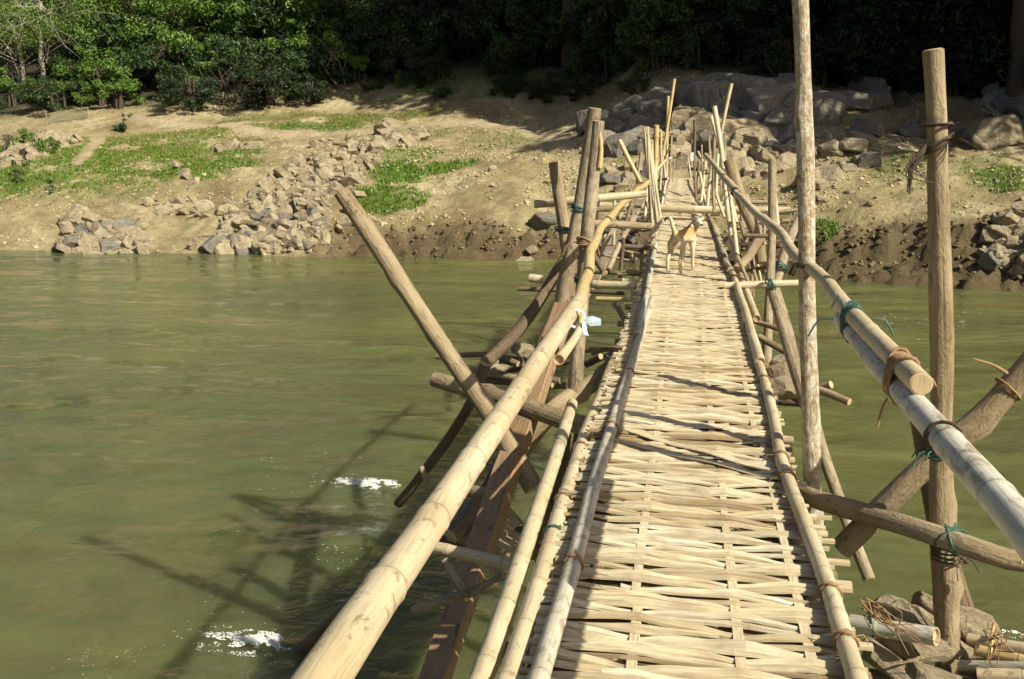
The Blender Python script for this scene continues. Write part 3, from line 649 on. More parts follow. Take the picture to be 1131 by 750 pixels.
T = pp('post', [(772, 178, 27), (771, 200, 27), (770, 216, 26.5)], .07, .07, 'wood', step=.25)
mb = MB(); c = P(764.5, 173, 24.8); mb.add([c+Vector((-.035, 0, -.10)), c+Vector((.035, 0, -.10)), c+Vector((.035, 0, .10)), c+Vector((-.035, 0, .10)), c+Vector((-.035, .004, -.10)), c+Vector((.035, .004, -.10)), c+Vector((.035, .004, .10)), c+Vector((-.035, .004, .10))],
    [(0, 1, 2, 3), (7, 6, 5, 4), (0, 4, 5, 1), (1, 5, 6, 2), (2, 6, 7, 3), (3, 7, 4, 0)]); build(mb, 'paper_notice', M['paper'], base)
pp('kerb_pole', [(783, 236, 20), (776, 215, 25), (768, 200, 31), (764, 194, 36)], .07, .06, 'wood_g', step=.5)
pp('kerb_pole', [(731, 238, 20), (735, 215, 25), (739, 200, 31), (741, 193, 36)], .06, .06, 'wood_g', step=.5)
# far left posts, with the shattered bamboo
mb = MB(); rr = random.Random(4)
for k in range(11):
    t0 = (714+rr.uniform(-5, 7), 140+rr.uniform(0, 22)*(k > 2), 15.6); b0 = (724+rr.uniform(-4, 7), 262-rr.uniform(0, 18), 15.4)
    tube(mb, [P(*t0), P((t0[0]+b0[0])/2+rr.uniform(-1.5, 1.5), (t0[1]+b0[1])/2, 15.5), P(*b0)], .020, .026, sides=6, step=.2, kind='bamboo', node=0, wob=.012)
build(mb, 'splintered_post', [M['bamboo'], M['cut']], base)
FL = [([(725, 138, 18), (724, 180, 18), (722, 236, 17.6)], .095, 'bamboo_y'), ([(745, 87, 22), (739, 128, 22), (733, 165, 22), (728, 206, 21.8)], .065, 'bamboo_y'),
      ([(738, 106, 23), (737, 150, 23), (736, 202, 22.8)], .065, 'bamboo_y'), ([(730, 146, 20), (730, 180, 20), (729, 210, 20)], .055, 'bamboo'),
      ([(684, 155, 17.5), (695, 177, 17.4), (708, 202, 17.2)], .085, 'bamboo_y'), ([(733, 180, 21), (735, 200, 21), (731, 226, 20.5)], .06, 'bamboo_g'),
      ([(724, 190, 19), (734, 178, 19.5), (742, 174, 20)], .05, 'bamboo'), ([(708, 168, 18), (705, 190, 18), (702, 218, 17.5)], .05, 'wood')]
for pts, d0, m_ in FL: pp('post', pts, d0, d0*.9, m_, step=.25)
Q1 = pp('post', [(657, 120, 7.7), (650, 165, 7.7), (640, 230, 7.7), (629, 292, 7.7), (618, 350, 7.7)], .105, .115, 'wood_g', knots=4, step=.12)
Q2 = pp('post', [(661, 134, 7.1), (655, 200, 7.1), (648, 262, 7.0), (641, 340, 7.0), (635, 440, 7.0)], .09, .115, 'wood_g', knots=2, step=.12)
pole('broken_tip', [P(662, 140, 7.08), P(664, 165, 7.07), P(662, 185, 7.07)], .012, .02, 'bamboo_y', parent=Q2, step=.05, node=0)
Q3 = pp('post', [(613, 179, 8.0), (618, 215, 8.0), (624, 258, 8.0), (628, 285, 7.9)], .10, .095, 'wood', knots=2, step=.12)
lash(Q3, P(627, 254, 7.85), (0, .1, 1), .10, 3, .005, 'wire', .03, 1, .1)
lash(Q1, P(638, 231, 7.6), (1, 0, 0), .065, 3, .005, 'wire', .03, 1, .1)
lash(Q2, P(646, 312, 6.95), (.1, 0, 1), .066, 3, .005, 'wire', .03, 1, .1)
lash(Q2, P(650, 268, 6.95), (.1, 0, 1), .075, 3, .007, 'vine', .04, 3, .2)
pp('crossbeam', [(592, 225, 8.2), (640, 221, 8.1), (714, 214, 8.2)], .075, .06, 'bamboo', step=.15)
pp('crossbeam', [(642, 246, 12), (720, 250, 12.4)], .09, .08, 'wood', step=.2)
pp('crossbeam', [(590, 226, 19.8), (712, 219, 19.8)], .14, .12, 'bamboo_g', step=.3)
pp('crossbeam', [(585, 307, 11.7), (650, 313, 11.6), (702, 316, 11.4)], .10, .095, 'bamboo', step=.2)
pp('crossbeam', [(572, 319, 11.9), (640, 321, 11.8), (690, 324, 11.6)], .055, .05, 'wood_d', step=.2)
pp('crossbeam', [(659, 330, 10.8), (700, 331, 10.7)], .055, .05, 'bamboo_y', step=.15)
pp('crossbeam', [(655, 300, 12.4), (708, 303, 12.3)], .06, .05, 'wood_d', step=.15); pp('crossbeam', [(682, 303, 12.2), (712, 300, 12.2)], .05, .05, 'wood', step=.15)
pp('crossbeam', [(690, 272, 14), (722, 274, 14)], .07, .06, 'wood_d', step=.15)
pp('brace', [(680, 336, 11.2), (696, 363, 10.6)], .065, .065, 'wood', step=.15)
pp('brace', [(700, 240, 14), (685, 268, 13.4), (672, 298, 12.9)], .09, .08, 'wood_g', step=.2)
pp('brace', [(688, 232, 14.5), (668, 270, 14.1), (655, 296, 13.8)], .07, .06, 'wood', step=.2)
pp('brace', [(640, 262, 9.4), (655, 282, 9.2), (668, 302, 9.0)], .07, .06, 'wood_d', step=.2)
rt = random.Random(88)
for k in range(15):                                           # thin uprights and cross pieces left and right of the middle deck
    x0, y0, Y = rt.uniform(655, 712), rt.uniform(228, 330), rt.uniform(11.5, 17); ln = rt.uniform(22, 60)
    if k % 2: pp('crossbeam', [(x0-ln*.6, y0+rt.uniform(-4, 4), Y), (min(716, x0+ln*.5), y0+rt.uniform(-3, 5), Y)], rt.uniform(.035, .06), None, rt.choice(('wood', 'wood_d', 'bamboo', 'wood_g')), step=.2)
    else: pp('crib_pole', [(x0+rt.uniform(-16, 16), y0-ln*.6, Y), (x0, y0+ln*.5, Y)], rt.uniform(.035, .06), None, rt.choice(('wood', 'wood_d', 'bamboo', 'wood_g')), step=.2)
for k in range(16):
    Y = rt.uniform(12, 17); x0, y0 = rt.uniform(806, 862), rt.uniform(222, 325); ln = rt.uniform(24, 62); x0 = max(x0, 790+(y0-240)*.33+10)
    if k % 2: pp('crossbeam', [(x0-6, y0, Y), (x0+ln*.9, y0+rt.uniform(-4, 4), Y)], rt.uniform(.035, .06), None, rt.choice(('wood', 'wood_d', 'bamboo', 'wood_g')), step=.2)
    else: pp('crib_pole', [(x0+rt.uniform(-8, 8), y0-ln*.7, Y), (x0+rt.uniform(0, 14), y0+ln*.4, Y-.5)], rt.uniform(.035, .06), None, rt.choice(('wood', 'wood_d', 'bamboo', 'wood_g')), step=.2)
for (a, b, Y) in (((715, 205), (712, 245), 19), ((742, 150), (739, 200), 26), ((734, 160), (733, 205), 24), ((729, 185), (741, 160), 23), ((775, 160), (776, 205), 27), ((783, 150), (786, 215), 22), ((793, 170), (790, 225), 20), ((801, 160), (798, 222), 18), ((773, 190), (779, 222), 24), ((786, 200), (800, 240), 18), ((760, 175), (764, 200), 31), ((745, 176), (743, 200), 31), ((779, 192), (796, 186), 22), ((722, 200), (738, 197), 21)):
    pp('post', [(*a, Y), (*b, Y-.4)], rt.uniform(.04, .065), None, rt.choice(('wood', 'bamboo', 'wood_g', 'bamboo')), step=.2)
# planks: the long squared one and the grey board beyond it
def board(name, a, b, w_, t_, m, side, parent=None):
    a, b = Vector(a), Vector(b); d = (b-a).normalized(); s_ = (Vector(side)-d*Vector(side).dot(d)).normalized(); n_ = d.cross(s_); mb = MB(); nseg = max(6, int((b-a).length/.15)); vs_ = []; tcs = []
    prof_ = [(-.5, -.42), (-.46, -.5), (.46, -.5), (.5, -.42), (.5, .42), (.46, .5), (-.46, .5), (-.5, .42)]; Ln = (b-a).length
    for i in range(nseg+1):
        p = a.lerp(b, i/nseg); k = 1+.07*noise.noise(p*2.2); q = Vector((noise.noise(p*3), noise.noise(p*3+Vector((9, 0, 0))), 0))*.006
        for u, v in prof_: vs_.append(p+q+s_*u*w_*k+n_*v*t_*k); tcs.append((u*w_, v*t_, i/nseg*Ln))
    fs = [(i*8+k, i*8+(k+1) % 8, (i+1)*8+(k+1) % 8, (i+1)*8+k) for i in range(nseg) for k in range(8)] + [tuple(range(8))[::-1], tuple(range(nseg*8, nseg*8+8))]
    mb.add(vs_, fs, 0, False, tc=tcs, ring=[0]*len(vs_)); return build(mb, name, M[m], parent or base)
PL = board('plank_brace', P(640, 292, 8.2), P(452, 830, 4.3), .155, .10, 'plank', (1, -.35, .1))
_a, _b = P(640, 292, 8.2), P(452, 830, 4.3); _t = (_b-_a).normalized()
for _k, _m in ((.06, 'cord'), (.42, 'wire')): lash(PL, _a.lerp(_b, _k), _t, .096, 3, .005, _m, .03, 2, .12, nrm=(1, -.35, .1), rad2=.078)
board('board', P(706, 222, 19.5), P(640, 330, 14.0), .26, .05, 'wood_g', (1, 0, .2))
# round brace top left with crossbeam
BR = pp('brace', [(377, 212, 6.6), (440, 308, 6.5), (500, 398, 6.4), (542, 458, 6.3), (590, 540, 6.1)], .112, .132, 'wood', knots=3, step=.1, sides=18, seed=21, wob=.004, irr=.06)
CBL = pp('crossbeam', [(481, 419, 7.05), (560, 442, 6.65), (640, 466, 6.25), (668, 474, 6.1)], .115, .125, 'wood', knots=4, step=.1, sides=16, wob=.02)
pp('brace', [(676, 405, 8.2), (640, 433, 7.1), (602, 462, 6.8), (560, 520, 6.7)], .14, .13, 'wood', knots=2, step=.12)
pp('brace', [(632, 272, 8.3), (584, 350, 7.9), (536, 402, 7.6)], .085, .10, 'wood_d', knots=4, step=.12)
pp('brace', [(536, 402, 7.55), (522, 440, 7.6), (490, 492, 7.8), (452, 542, 7.95), (440, 556, 8.05)], .085, .085, 'wood_d', knots=2, step=.12)
pp('brace', [(640, 300, 9.5), (600, 372, 9.1), (590, 402, 9)], .09, .09, 'wood_d', step=.15)
pp('brace', [(622, 480, 7.3), (620, 520, 7.3), (602, 565, 7.2), (600, 640, 7.1)], .12, .12, 'wood_d', step=.15)
pp('brace', [(645, 470, 7.2), (628, 560, 7.1), (618, 700, 7.0)], .11, .12, 'wood_d', step=.15)
pp('brace', [(570, 480, 7.3), (540, 540, 6.9), (510, 580, 6.7), (498, 592, 6.6)], .13, .12, 'wood_d', step=.15)
pp('crossbeam', [(516, 541, 6.0), (560, 551, 5.8)], .085, .085, 'wood', step=.08, knots=2)
pp('crossbeam', [(470, 602, 4.9), (566, 624, 4.7)], .065, .065, 'bamboo', step=.1)
pp('crossbeam', [(530, 622, 4.9), (562, 640, 4.7)], .04, .05, 'bamboo', step=.1)
FB = pp('forked_branch', [(457, 675, 4.7), (500, 660, 4.65), (530, 650, 4.6), (556, 636, 4.6)], .055, .05, 'wood_g', knots=2, step=.06)
pp('branch_fork', [(491, 618, 4.75), (503, 640, 4.7), (517, 660, 4.62)], .045, .05, 'wood_g', parent=FB, step=.06)
pp('brace', [(465, 516, 7.4), (476, 542, 7.3)], .05, .05, 'wood', step=.1)
pp('crossbeam', [(482, 394, 8.4), (540, 392, 8.3), (572, 402, 8.2)], .05, .05, 'wood_d', step=.12, knots=1)
pp('crossbeam', [(527, 418, 8.1), (548, 408, 8.1)], .05, .05, 'wood', step=.12)
pp('crossbeam', [(520, 408, 8.5), (610, 426, 8.2)], .06, .05, 'wood_g', step=.12); pp('crossbeam', [(538, 412, 8.8), (640, 398, 8.4)], .06, .05, 'wood_d', step=.12)
pp('crossbeam', [(600, 390, 9.6), (680, 386, 9.2), (655, 400, 9.0)], .05, .05, 'wood_d', step=.12)
pp('crossbeam', [(655, 389, 7.9), (668, 385, 7.7), (690, 386, 7.5)], .05, .045, 'wood', step=.1, knots=1)
pp('crossbeam', [(648, 402, 8.0), (664, 394, 7.9)], .07, .06, 'wood_d', step=.1)
# dark snags that break the surface and make the foam
pole('brace', [PZ(318, 730, WATER-.35), P(372, 684, 6.55), P(415, 640, 6.8), P(470, 572, 7.2)], .055, .05, 'wood_d', sides=12, step=.1, knots=3)
# piles under the deck so that the bridge stands in the river
for Y in (1.0, 7.4, 11.5, 15.5, 19.5, 24, 28.5):
    for sgn in (-1, 1):
        z1 = -.1; zb_ = ground(sgn*.7, Y, False)-.4
        pole('pile', [(sgn*(.95 if Y < 20 else .6)+cx(Y), Y+rnd.uniform(-.3, .3), zb_), (sgn*.48+cx(Y), Y, z1)], .06, .05, rnd.choice(('wood', 'wood_d', 'wood_g')), step=.25, knots=1)
for Y in (22, 24.5, 27, 30, 33): pole('crossbeam', [(-1.0, Y, -.06), (.7, Y+.1, -.06)], .05, .05, 'wood', step=.3)

# ------------------------------------------------------------------ rocks
def rock_mesh(name, seed, dims=(1, .7, .6), cuts=10, rough=.05, sub=0, m='rock_tan'):
    rr = random.Random(seed); bm = bmesh.new(); bmesh.ops.create_cube(bm, size=1.0)
    bmesh.ops.scale(bm, vec=dims, verts=bm.verts)
    for i in range(cuts):
        n_ = Vector((rr.uniform(-1, 1), rr.uniform(-1, 1), rr.uniform(-.7, 1))).normalized()
        sup = max(v.co.dot(n_) for v in bm.verts); dist = sup*rr.uniform(.72, .95)
        geom = bm.verts[:]+bm.edges[:]+bm.faces[:]
        r_ = bmesh.ops.bisect_plane(bm, geom=geom, plane_co=n_*dist, plane_no=n_, clear_outer=True)
        ed = [e for e in r_['geom_cut'] if isinstance(e, bmesh.types.BMEdge)]
        if ed: bmesh.ops.contextual_create(bm, geom=ed)
    bmesh.ops.recalc_face_normals(bm, faces=bm.faces)
    bmesh.ops.bevel(bm, geom=bm.edges[:], offset=.025, segments=1, affect='EDGES')
    bmesh.ops.triangulate(bm, faces=bm.faces)
    for _ in range(sub): bmesh.ops.subdivide_edges(bm, edges=[e for e in bm.edges if e.calc_length() > .12], cuts=1, use_grid_fill=True); bmesh.ops.triangulate(bm, faces=bm.faces)
    of = Vector((seed*3.7, 0, 0))
    bm.normal_update()
    for v in bm.verts:
        p = v.co.copy(); k = noise.noise(p*3+of)*rough + noise.noise(p*8+of)*rough*.5
        st = (math.floor(p.z*7+2*noise.noise(p*1.5+of)) % 2)*rough*.6
        v.co += v.normal*(k-st)
    me = bpy.data.meshes.new(name); bm.to_mesh(me); bm.free(); me.materials.append(M[m]); return me
RK = {}
for key in ('rock_tan', 'rock_grey', 'rock_crib'):
    RK[key] = [rock_mesh('rock', 10+i, (rnd.uniform(.9, 1.1), rnd.uniform(.55, .9), rnd.uniform(.25, .65)), 15, .030, 1, key) for i in range(9)]
def rock(loc, size, m, label, group, rot=None, sq=(1, 1, 1), name='rock', rr=rnd):
    cat = {'rock': 'rock', 'boulder': 'boulder', 'stone': 'stone'}[name]
    o = bpy.data.objects.new(name, rr.choice(RK[m])); C.objects.link(o); o.location = loc
    o.rotation_euler = rot or (rr.uniform(-.5, .5), rr.uniform(-.5, .5), rr.uniform(0, 6.3)); o.scale = (size*sq[0], size*sq[1], size*sq[2])
    return tag(o, label, cat, group)
REG = {'rocks of the wide waterline outcrop': 'the wide outcrop left of the leaning log', 'rocks of the leftmost waterline heap': 'the leftmost waterline heap', 'rocks behind the leaning log': 'the rocks above the leaning log top', 'rocks of the dark outcrop under the path': 'the dark outcrop under the path',
       'rocks of the right shore': 'the right shore heap', 'rocks of the ridge at the far left': 'the ridge at the far left', 'broken rocks around the far bridge end': 'the rubble around the far bridge end', 'broken rocks left of the far bridge end': 'the broken face left of the bridge end', 'blocks in the cliff right of the far bridge end': 'the cliff right of the bridge end'}
def field(poly, n, smin, smax, m, labels, group, rr, dip=(-.5, .35)):
    x0, x1 = min(p[0] for p in poly), max(p[0] for p in poly); y0, y1 = min(p[1] for p in poly), max(p[1] for p in poly); k = 0
    while k < n:
        px, py = rr.uniform(x0, x1), rr.uniform(y0, y1)
        if not poly_in(px, py, poly): continue
        k += 1; p = hit(px, py); s_ = smin+(smax-smin)*rr.random()**1.8
        lab = labels[0] if s_ > smin+(smax-smin)*.45 else labels[1]
        if n > 60:
            fx, fy = (px-x0)/(x1-x0), (py-y0)/(y1-y0); lab = lab.split(' in the ')[0].split(' at the ')[0].split(' around the ')[0]+', '+('top' if fy < .34 else 'middle' if fy < .67 else 'foot')+' '+('left' if fx < .34 else 'centre' if fx < .67 else 'right')+' of '+REG[group]
        p.z = ground(p.x, p.y)
        SPECS.append((s_/p.y, p+Vector((0, 0, s_*rr.uniform(.04, .18))), s_, ('rock_grey' if rr.random() < .18 and m == 'rock_tan' else m), lab, group, (dip[0]+rr.uniform(-.6, .6), dip[1]+rr.uniform(-.6, .6), rr.uniform(-.9, .9)+(3.14 if rr.random() < .5 else 0)), (1, rr.uniform(.7, 1.2), rr.uniform(.7, 1.4))))
SPECS = []
rr = random.Random(31)
field([(68, 280), (75, 250), (110, 245), (165, 262), (172, 288), (100, 290)], 130, .28, 1.0, 'rock_tan', ('large pale rock in the leftmost heap at the waterline', 'small pale rock in the leftmost heap at the waterline'), 'rocks of the leftmost waterline heap', rr)
field([(245, 282), (240, 250), (300, 215), (350, 195), (372, 215), (360, 250), (358, 276), (290, 284)], 330, .24, .95, 'rock_tan', ('large tan slab in the wide outcrop at the waterline left of the leaning log', 'small tan stone in the wide outcrop at the waterline left of the leaning log'), 'rocks of the wide waterline outcrop', rr)
field([(300, 215), (345, 160), (395, 150), (420, 175), (395, 215), (350, 240)], 230, .2, .85, 'rock_tan', ('large tan slab in the rocks stepping up behind the leaning log top', 'small tan stone in the rocks stepping up behind the leaning log top'), 'rocks behind the leaning log', rr)
field([(205, 284), (215, 268), (250, 262), (255, 286)], 18, .4, 1.0, 'rock_tan', ('low flat rock at the waterline between the two rock heaps',)*2, 'low waterline rocks', rr)
field([(400, 215), (440, 185), (400, 175), (380, 200), (372, 262), (392, 262)], 40, .3, .8, 'rock_tan', ('broken rock beside the bright green patch on its left',)*2, 'rocks beside the bright green patch', rr)
field([(405, 160), (432, 140), (468, 148), (462, 160), (420, 172)], 70, .3, 1.0, 'rock_grey', ('large brown rock in the dark outcrop below the path', 'small brown rock in the dark outcrop below the path'), 'rocks of the dark outcrop under the path', rr)
field([(0, 195), (0, 170), (40, 152), (90, 156), (60, 168), (20, 182)], 110, .3, 1.0, 'rock_tan', ('large tan rock in the ridge above the leftmost grass', 'small tan rock in the ridge above the leftmost grass'), 'rocks of the ridge at the far left', rr)
field([(238, 166), (262, 161), (284, 163), (284, 168), (240, 170)], 12, .4, .9, 'rock_grey', ('dark rock in the short row on the grass terrace',)*2, 'row of rocks on the grass terrace', rr)
field([(160, 235), (235, 228), (250, 250), (170, 246)], 30, .25, .8, 'rock_tan', ('flat rock lying in sand between the two waterline heaps',)*2, 'rocks in the sand', rr)
field([(190, 200), (215, 205), (215, 224), (196, 226)], 5, .5, 1.0, 'rock_tan', ('pale rock beside the sandy gap in the left grass',)*2, 'rocks in the grass gap', rr)
rock(hit(135, 233)+Vector((0, 0, .05)), .95, 'rock_grey', 'single brown slab on green grass near the left sand bank', None, (-.3, .3, .4))
rock(hit(606, 253)+Vector((0, 0, .15)), 1.35, 'rock_grey', 'large flat grey slab leaning on the bank left of the short post', None, (-.6, .1, .3), (1.1, .9, .5))
field([(640, 262), (705, 250), (712, 285), (648, 292)], 16, .35, .9, 'rock_grey', ('large grey rock on the mud left of the deck', 'small grey rock on the mud left of the deck'), 'rocks under the left side of the bridge', rr)
field([(560, 292), (600, 288), (600, 298), (560, 300)], 6, .3, .7, 'rock_grey', ('mossy rock at the waterline by the left posts',)*2, 'mossy waterline rocks', rr)
field([(670, 205), (715, 200), (715, 222), (670, 222)], 9, .5, 1.1, 'rock_grey', ('grey block on the bank left of the splintered post',)*2, 'blocks left of the splintered post', rr)
field([(760, 160), (765, 108), (880, 100), (895, 160), (830, 170)], 120, .6, 1.6, 'rock_grey', ('large grey block in the cliff right of the far bridge end', 'small grey block in the cliff right of the far bridge end'), 'blocks in the cliff right of the far bridge end', rr)
# big jointed outcrop behind the bridge
BIG = [rock_mesh('outcrop_block', 60+i, (1.0, .75, 1.05), 24, .028, 2, 'rock_grey') for i in range(5)]
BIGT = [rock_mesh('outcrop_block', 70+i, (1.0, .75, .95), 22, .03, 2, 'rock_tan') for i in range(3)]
def big(px, py, s_, sz, label, meshes, group='blocks of the outcrop behind the bridge', rot=None):
    p = hit(px, py); p.z = ground(p.x, p.y, False); o = bpy.data.objects.new('outcrop_block', rr.choice(meshes)); C.objects.link(o); o.location = p+Vector((0, s_*.2, sz*.18))
    o.scale = (s_, s_, sz); o.rotation_euler = rot or (rr.uniform(-.35, .05), rr.uniform(-.2, .45), rr.uniform(-.6, .6)); tag(o, label, 'rock outcrop', group)
for px, py, s_, sz in ((652, 140, 1.3, 1.0), (672, 150, 1.4, 1.1), (690, 145, 1.3, 1.3), (708, 152, 1.3, 1.2), (722, 138, 1.5, 1.4), (700, 128, 1.6, 1.2), (738, 125, 1.8, 1.5)):
    big(px, py, s_, sz, 'grey jointed rock block %s' % {652: 'behind the paired left posts', 672: 'right beside the paired left posts', 690: 'above the slanting short yellow pole', 708: 'left of the splintered post top', 722: 'right of the splintered post top', 700: 'high above the splintered post', 738: 'behind the two tallest left sticks'}[px], BIG)
for px, py, s_, sz in ((795, 135, 2.4, 2.4), (825, 130, 2.6, 2.4), (850, 140, 2.3, 2.2), (875, 138, 2.0, 1.9), (810, 118, 2.6, 1.7), (770, 130, 1.8, 2.0), (860, 120, 2.4, 1.6), (780, 118, 1.9, 1.5)):
    big(px, py, s_, sz, 'massive grey rock of the cliff %s' % ('directly above the far bridge end' if px < 785 else 'just right of the far bridge end' if px < 815 else 'midway between bridge end and tall pole' if px < 855 else 'just left of the tall pole'), BIG)
field([(740, 200), (750, 160), (860, 165), (890, 195), (860, 215), (790, 205)], 150, .3, 1.2, 'rock_tan', ('large broken tan rock around the far bridge end', 'small broken tan rock around the far bridge end'), 'broken rocks around the far bridge end', rr)
field([(640, 175), (660, 130), (740, 120), (740, 175), (700, 190)], 110, .4, 1.4, 'rock_grey', ('large grey rock in the broken face left of the far bridge end', 'small grey rock in the broken face left of the far bridge end'), 'broken rocks left of the far bridge end', rr)
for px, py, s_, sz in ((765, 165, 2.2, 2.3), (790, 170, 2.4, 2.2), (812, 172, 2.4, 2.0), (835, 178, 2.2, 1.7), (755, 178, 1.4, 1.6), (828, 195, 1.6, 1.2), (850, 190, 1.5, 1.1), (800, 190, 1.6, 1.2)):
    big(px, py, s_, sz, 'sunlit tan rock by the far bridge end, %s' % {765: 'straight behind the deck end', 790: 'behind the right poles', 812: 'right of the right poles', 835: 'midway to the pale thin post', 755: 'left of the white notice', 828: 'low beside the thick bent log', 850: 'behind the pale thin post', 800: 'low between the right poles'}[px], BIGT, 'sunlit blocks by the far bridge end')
big(905, 136, 2.0, 1.8, 'rounded rock seen just right of the tall pole, half sunlit', BIG, None)
for (px, py, s_, lab) in ((962, 118, 1.7, 'tall grey boulder under the dark undergrowth right of the tall pole'), (940, 122, 1.6, 'squat grey boulder beside the tall boulder right of the pole'), (958, 105, 1.6, 'dark rock topmost in the pile right of the tall pole'),
     (957, 150, 1.15, 'flat topped boulder in the line of stones below the tall boulder'), (951, 162, 1.25, 'sunlit slab second in the line of stones under the flat topped boulder'), (955, 178, .9, 'tilted dark wedge of stone beneath the sunlit slab'),
     (940, 188, 1.1, 'pale broken slab at the lower end of the line of stones'), (948, 200, .6, 'small pale block under the pale broken slab'), (959, 203, .75, 'dark pointed stone standing on grass left of the knotty post'),
     (1005, 152, 1.3, 'dark split boulder just left of the knotty post'), (1100, 160, 1.7, 'big pale boulder on the bank right of the knotty post'), (1078, 152, 1.0, 'dark boulder touching the big pale boulder on its left'),
     (1122, 160, 1.0, 'grey boulder right of the big pale boulder at the photo edge'), (1062, 150, .8, 'small grey boulder near the frayed rope ends')):
    q = hit(px, py); q.z = ground(q.x, q.y)
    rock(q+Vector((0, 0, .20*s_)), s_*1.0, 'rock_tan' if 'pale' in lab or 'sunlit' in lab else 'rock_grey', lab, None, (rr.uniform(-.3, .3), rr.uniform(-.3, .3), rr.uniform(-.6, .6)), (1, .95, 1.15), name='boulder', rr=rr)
field([(1060, 120), (1131, 108), (1160, 125), (1100, 140)], 16, .6, 1.7, 'rock_grey', ('large shaded rock in the pile below the right forest edge', 'small shaded rock in the pile below the right forest edge'), 'shaded rocks at the right forest edge', rr)
field([(900, 150), (935, 160), (930, 215), (898, 225)], 34, .35, 1.1, 'rock_tan', ('large broken rock on the slope right behind the tall pole', 'small broken rock on the slope right behind the tall pole'), 'rocks right behind the tall pole', rr)
field([(880, 180), (925, 200), (920, 240), (885, 235)], 9, .4, 1.0, 'rock_tan', ('tan rock low on the slope by the tall pole',)*2, 'low rocks by the tall pole', rr)
field([(1085, 300), (1105, 262), (1150, 255), (1160, 310)], 120, .25, .9, 'rock_tan', ('large grey rock at the waterline by the right photo edge', 'small grey rock at the waterline by the right photo edge'), 'rocks of the right shore', rr)
field([(560, 200), (880, 205), (1131, 215), (1131, 250), (560, 245)], 30, .12, .34, 'rock_tan', ('loose stone lying on the bare dirt bank',)*2, 'loose stones on the dirt bank', rr)
field([(400, 178), (650, 180), (640, 215), (540, 235), (400, 200)], 26, .12, .36, 'rock_tan', ('loose stone on the bank beside the green patches',)*2, 'loose stones by the green patches', rr)
SPECS.sort(key=lambda q: -q[0])
for q in SPECS[:285]: rock(*q[1:], rr=rr)
mb = MB(); mbt = MB()
for q in SPECS[285:]:
    me = rr.choice(RK[q[3]]); Mx = Matrix.Translation(q[1]) @ Euler(q[6]).to_matrix().to_4x4() @ Matrix.Diagonal((q[2]*q[7][0], q[2]*q[7][1], q[2]*q[7][2], 1))
    mbt.add([Mx @ v.co for v in me.vertices], [tuple(p.vertices) for p in me.polygons], 0)
tag(build(mbt, 'small_rocks', M['rock_tan']), 'small broken stones between the larger rocks of the bank', 'small rocks', kind='stuff')
# clods and gravel strewn over the bank
def clod(mb, p, s_, rr):
    vs_ = [];
    for (a, b, c) in ((1, 0, 0), (0, 1, 0), (-1, 0, 0), (0, -1, 0), (.5, .5, .7), (-.5, .5, .75), (-.5, -.5, .7), (.5, -.5, .8)):
        vs_.append(p+Vector((a*rr.uniform(.6, 1.4), b*rr.uniform(.6, 1.4), (c or -.3)*rr.uniform(.4, 1)))*s_)
    mb.add(vs_, [(0, 1, 5, 4), (1, 2, 6, 5), (2, 3, 7, 6), (3, 0, 4, 7), (4, 5, 6, 7)], 0)
mb = MB(); mbm = MB(); rr = random.Random(19); k = 0
while k < 20000:
    x = rr.uniform(-30, 16); y = shore(x)+rr.uniform(.1, 22)
    if y > lerp_tab(FTAB, x)+2: continue
    k += 1; d = y-shore(x); dens = noise.noise(Vector((x*.35, y*.5, 55)))+.5*noise.noise(Vector((x*1.2, y*1.7, 56))); md = mudf(x, d)
    if pathf(x, y) > .4 or (dens < -.12 and md < .2) or (x < -13 and rr.random() < .5): continue
    s_ = rr.uniform(.02, .075)*(1.7 if rr.random() < .06 else 1)*(1.5 if md > .3 else 1)
    clod(mbm if md > .35 else mb, Vector((x, y, ground(x, y))), s_, rr)
tag(build(mb, 'gravel', M['clod']), 'loose clods and gravel strewn over the dry bank', 'gravel', kind='stuff')
tag(build(mbm, 'mud_clods', M['mudclod']), 'dark crumbled mud clods along the eroded water edge', 'mud', kind='stuff')
# stones held in the cribs of the bridge
for px, py, Y, s_, lab in ((577, 386, 8.3, .20, 'upright pale stone in the left crib behind the handrail'), (566, 398, 8.4, .24, 'dark round stone left of the upright stone in the left crib'), (590, 392, 8.5, .22, 'stone right of the upright stone in the left crib'),
     (600, 402, 8.7, .25, 'low stone at the right end of the left crib'), (553, 405, 8.7, .22, 'brown stone at the left end of the left crib'),
     (872, 410, 7.0, .28, 'stone block in the right crib left of the tall pole'), (866, 428, 6.9, .22, 'lower stone in the right crib left of the tall pole'), (864, 400, 7.3, .22, 'rear stone in the right crib left of the tall pole'),
     (988, 682, 4.5, .22, 'reddish stone behind the short white bamboo stub'), (1002, 712, 4.2, .34, 'rough stone in front of the short white bamboo stub'), (1035, 672, 4.6, .22, 'flat pale stone tucked behind the knotty post'),
     (1040, 705, 4.45, .34, 'pale stone at the foot of the knotty post'), (1072, 690, 4.5, .28, 'smooth brown stone right of the knotty post'), (985, 735, 4.1, .30, 'bottom stone of the near right crib'), (1025, 745, 4.05, .28, 'lowest pale stone by the knotty post'), (1078, 740, 4.3, .28, 'stone lying under the crib poles right of the knotty post'),
     (535, 575, 6.9, .5, 'wide grey stone under the plank brace'), (560, 600, 6.9, .45, 'brown stone beneath the short bamboo stub'), (510, 572, 7.2, .4, 'flat wet stone between brace and plank')):
    rock(P(px, py, Y), s_, 'rock_crib', lab, None, None, (1, 1, 1), name='stone', rr=rr)
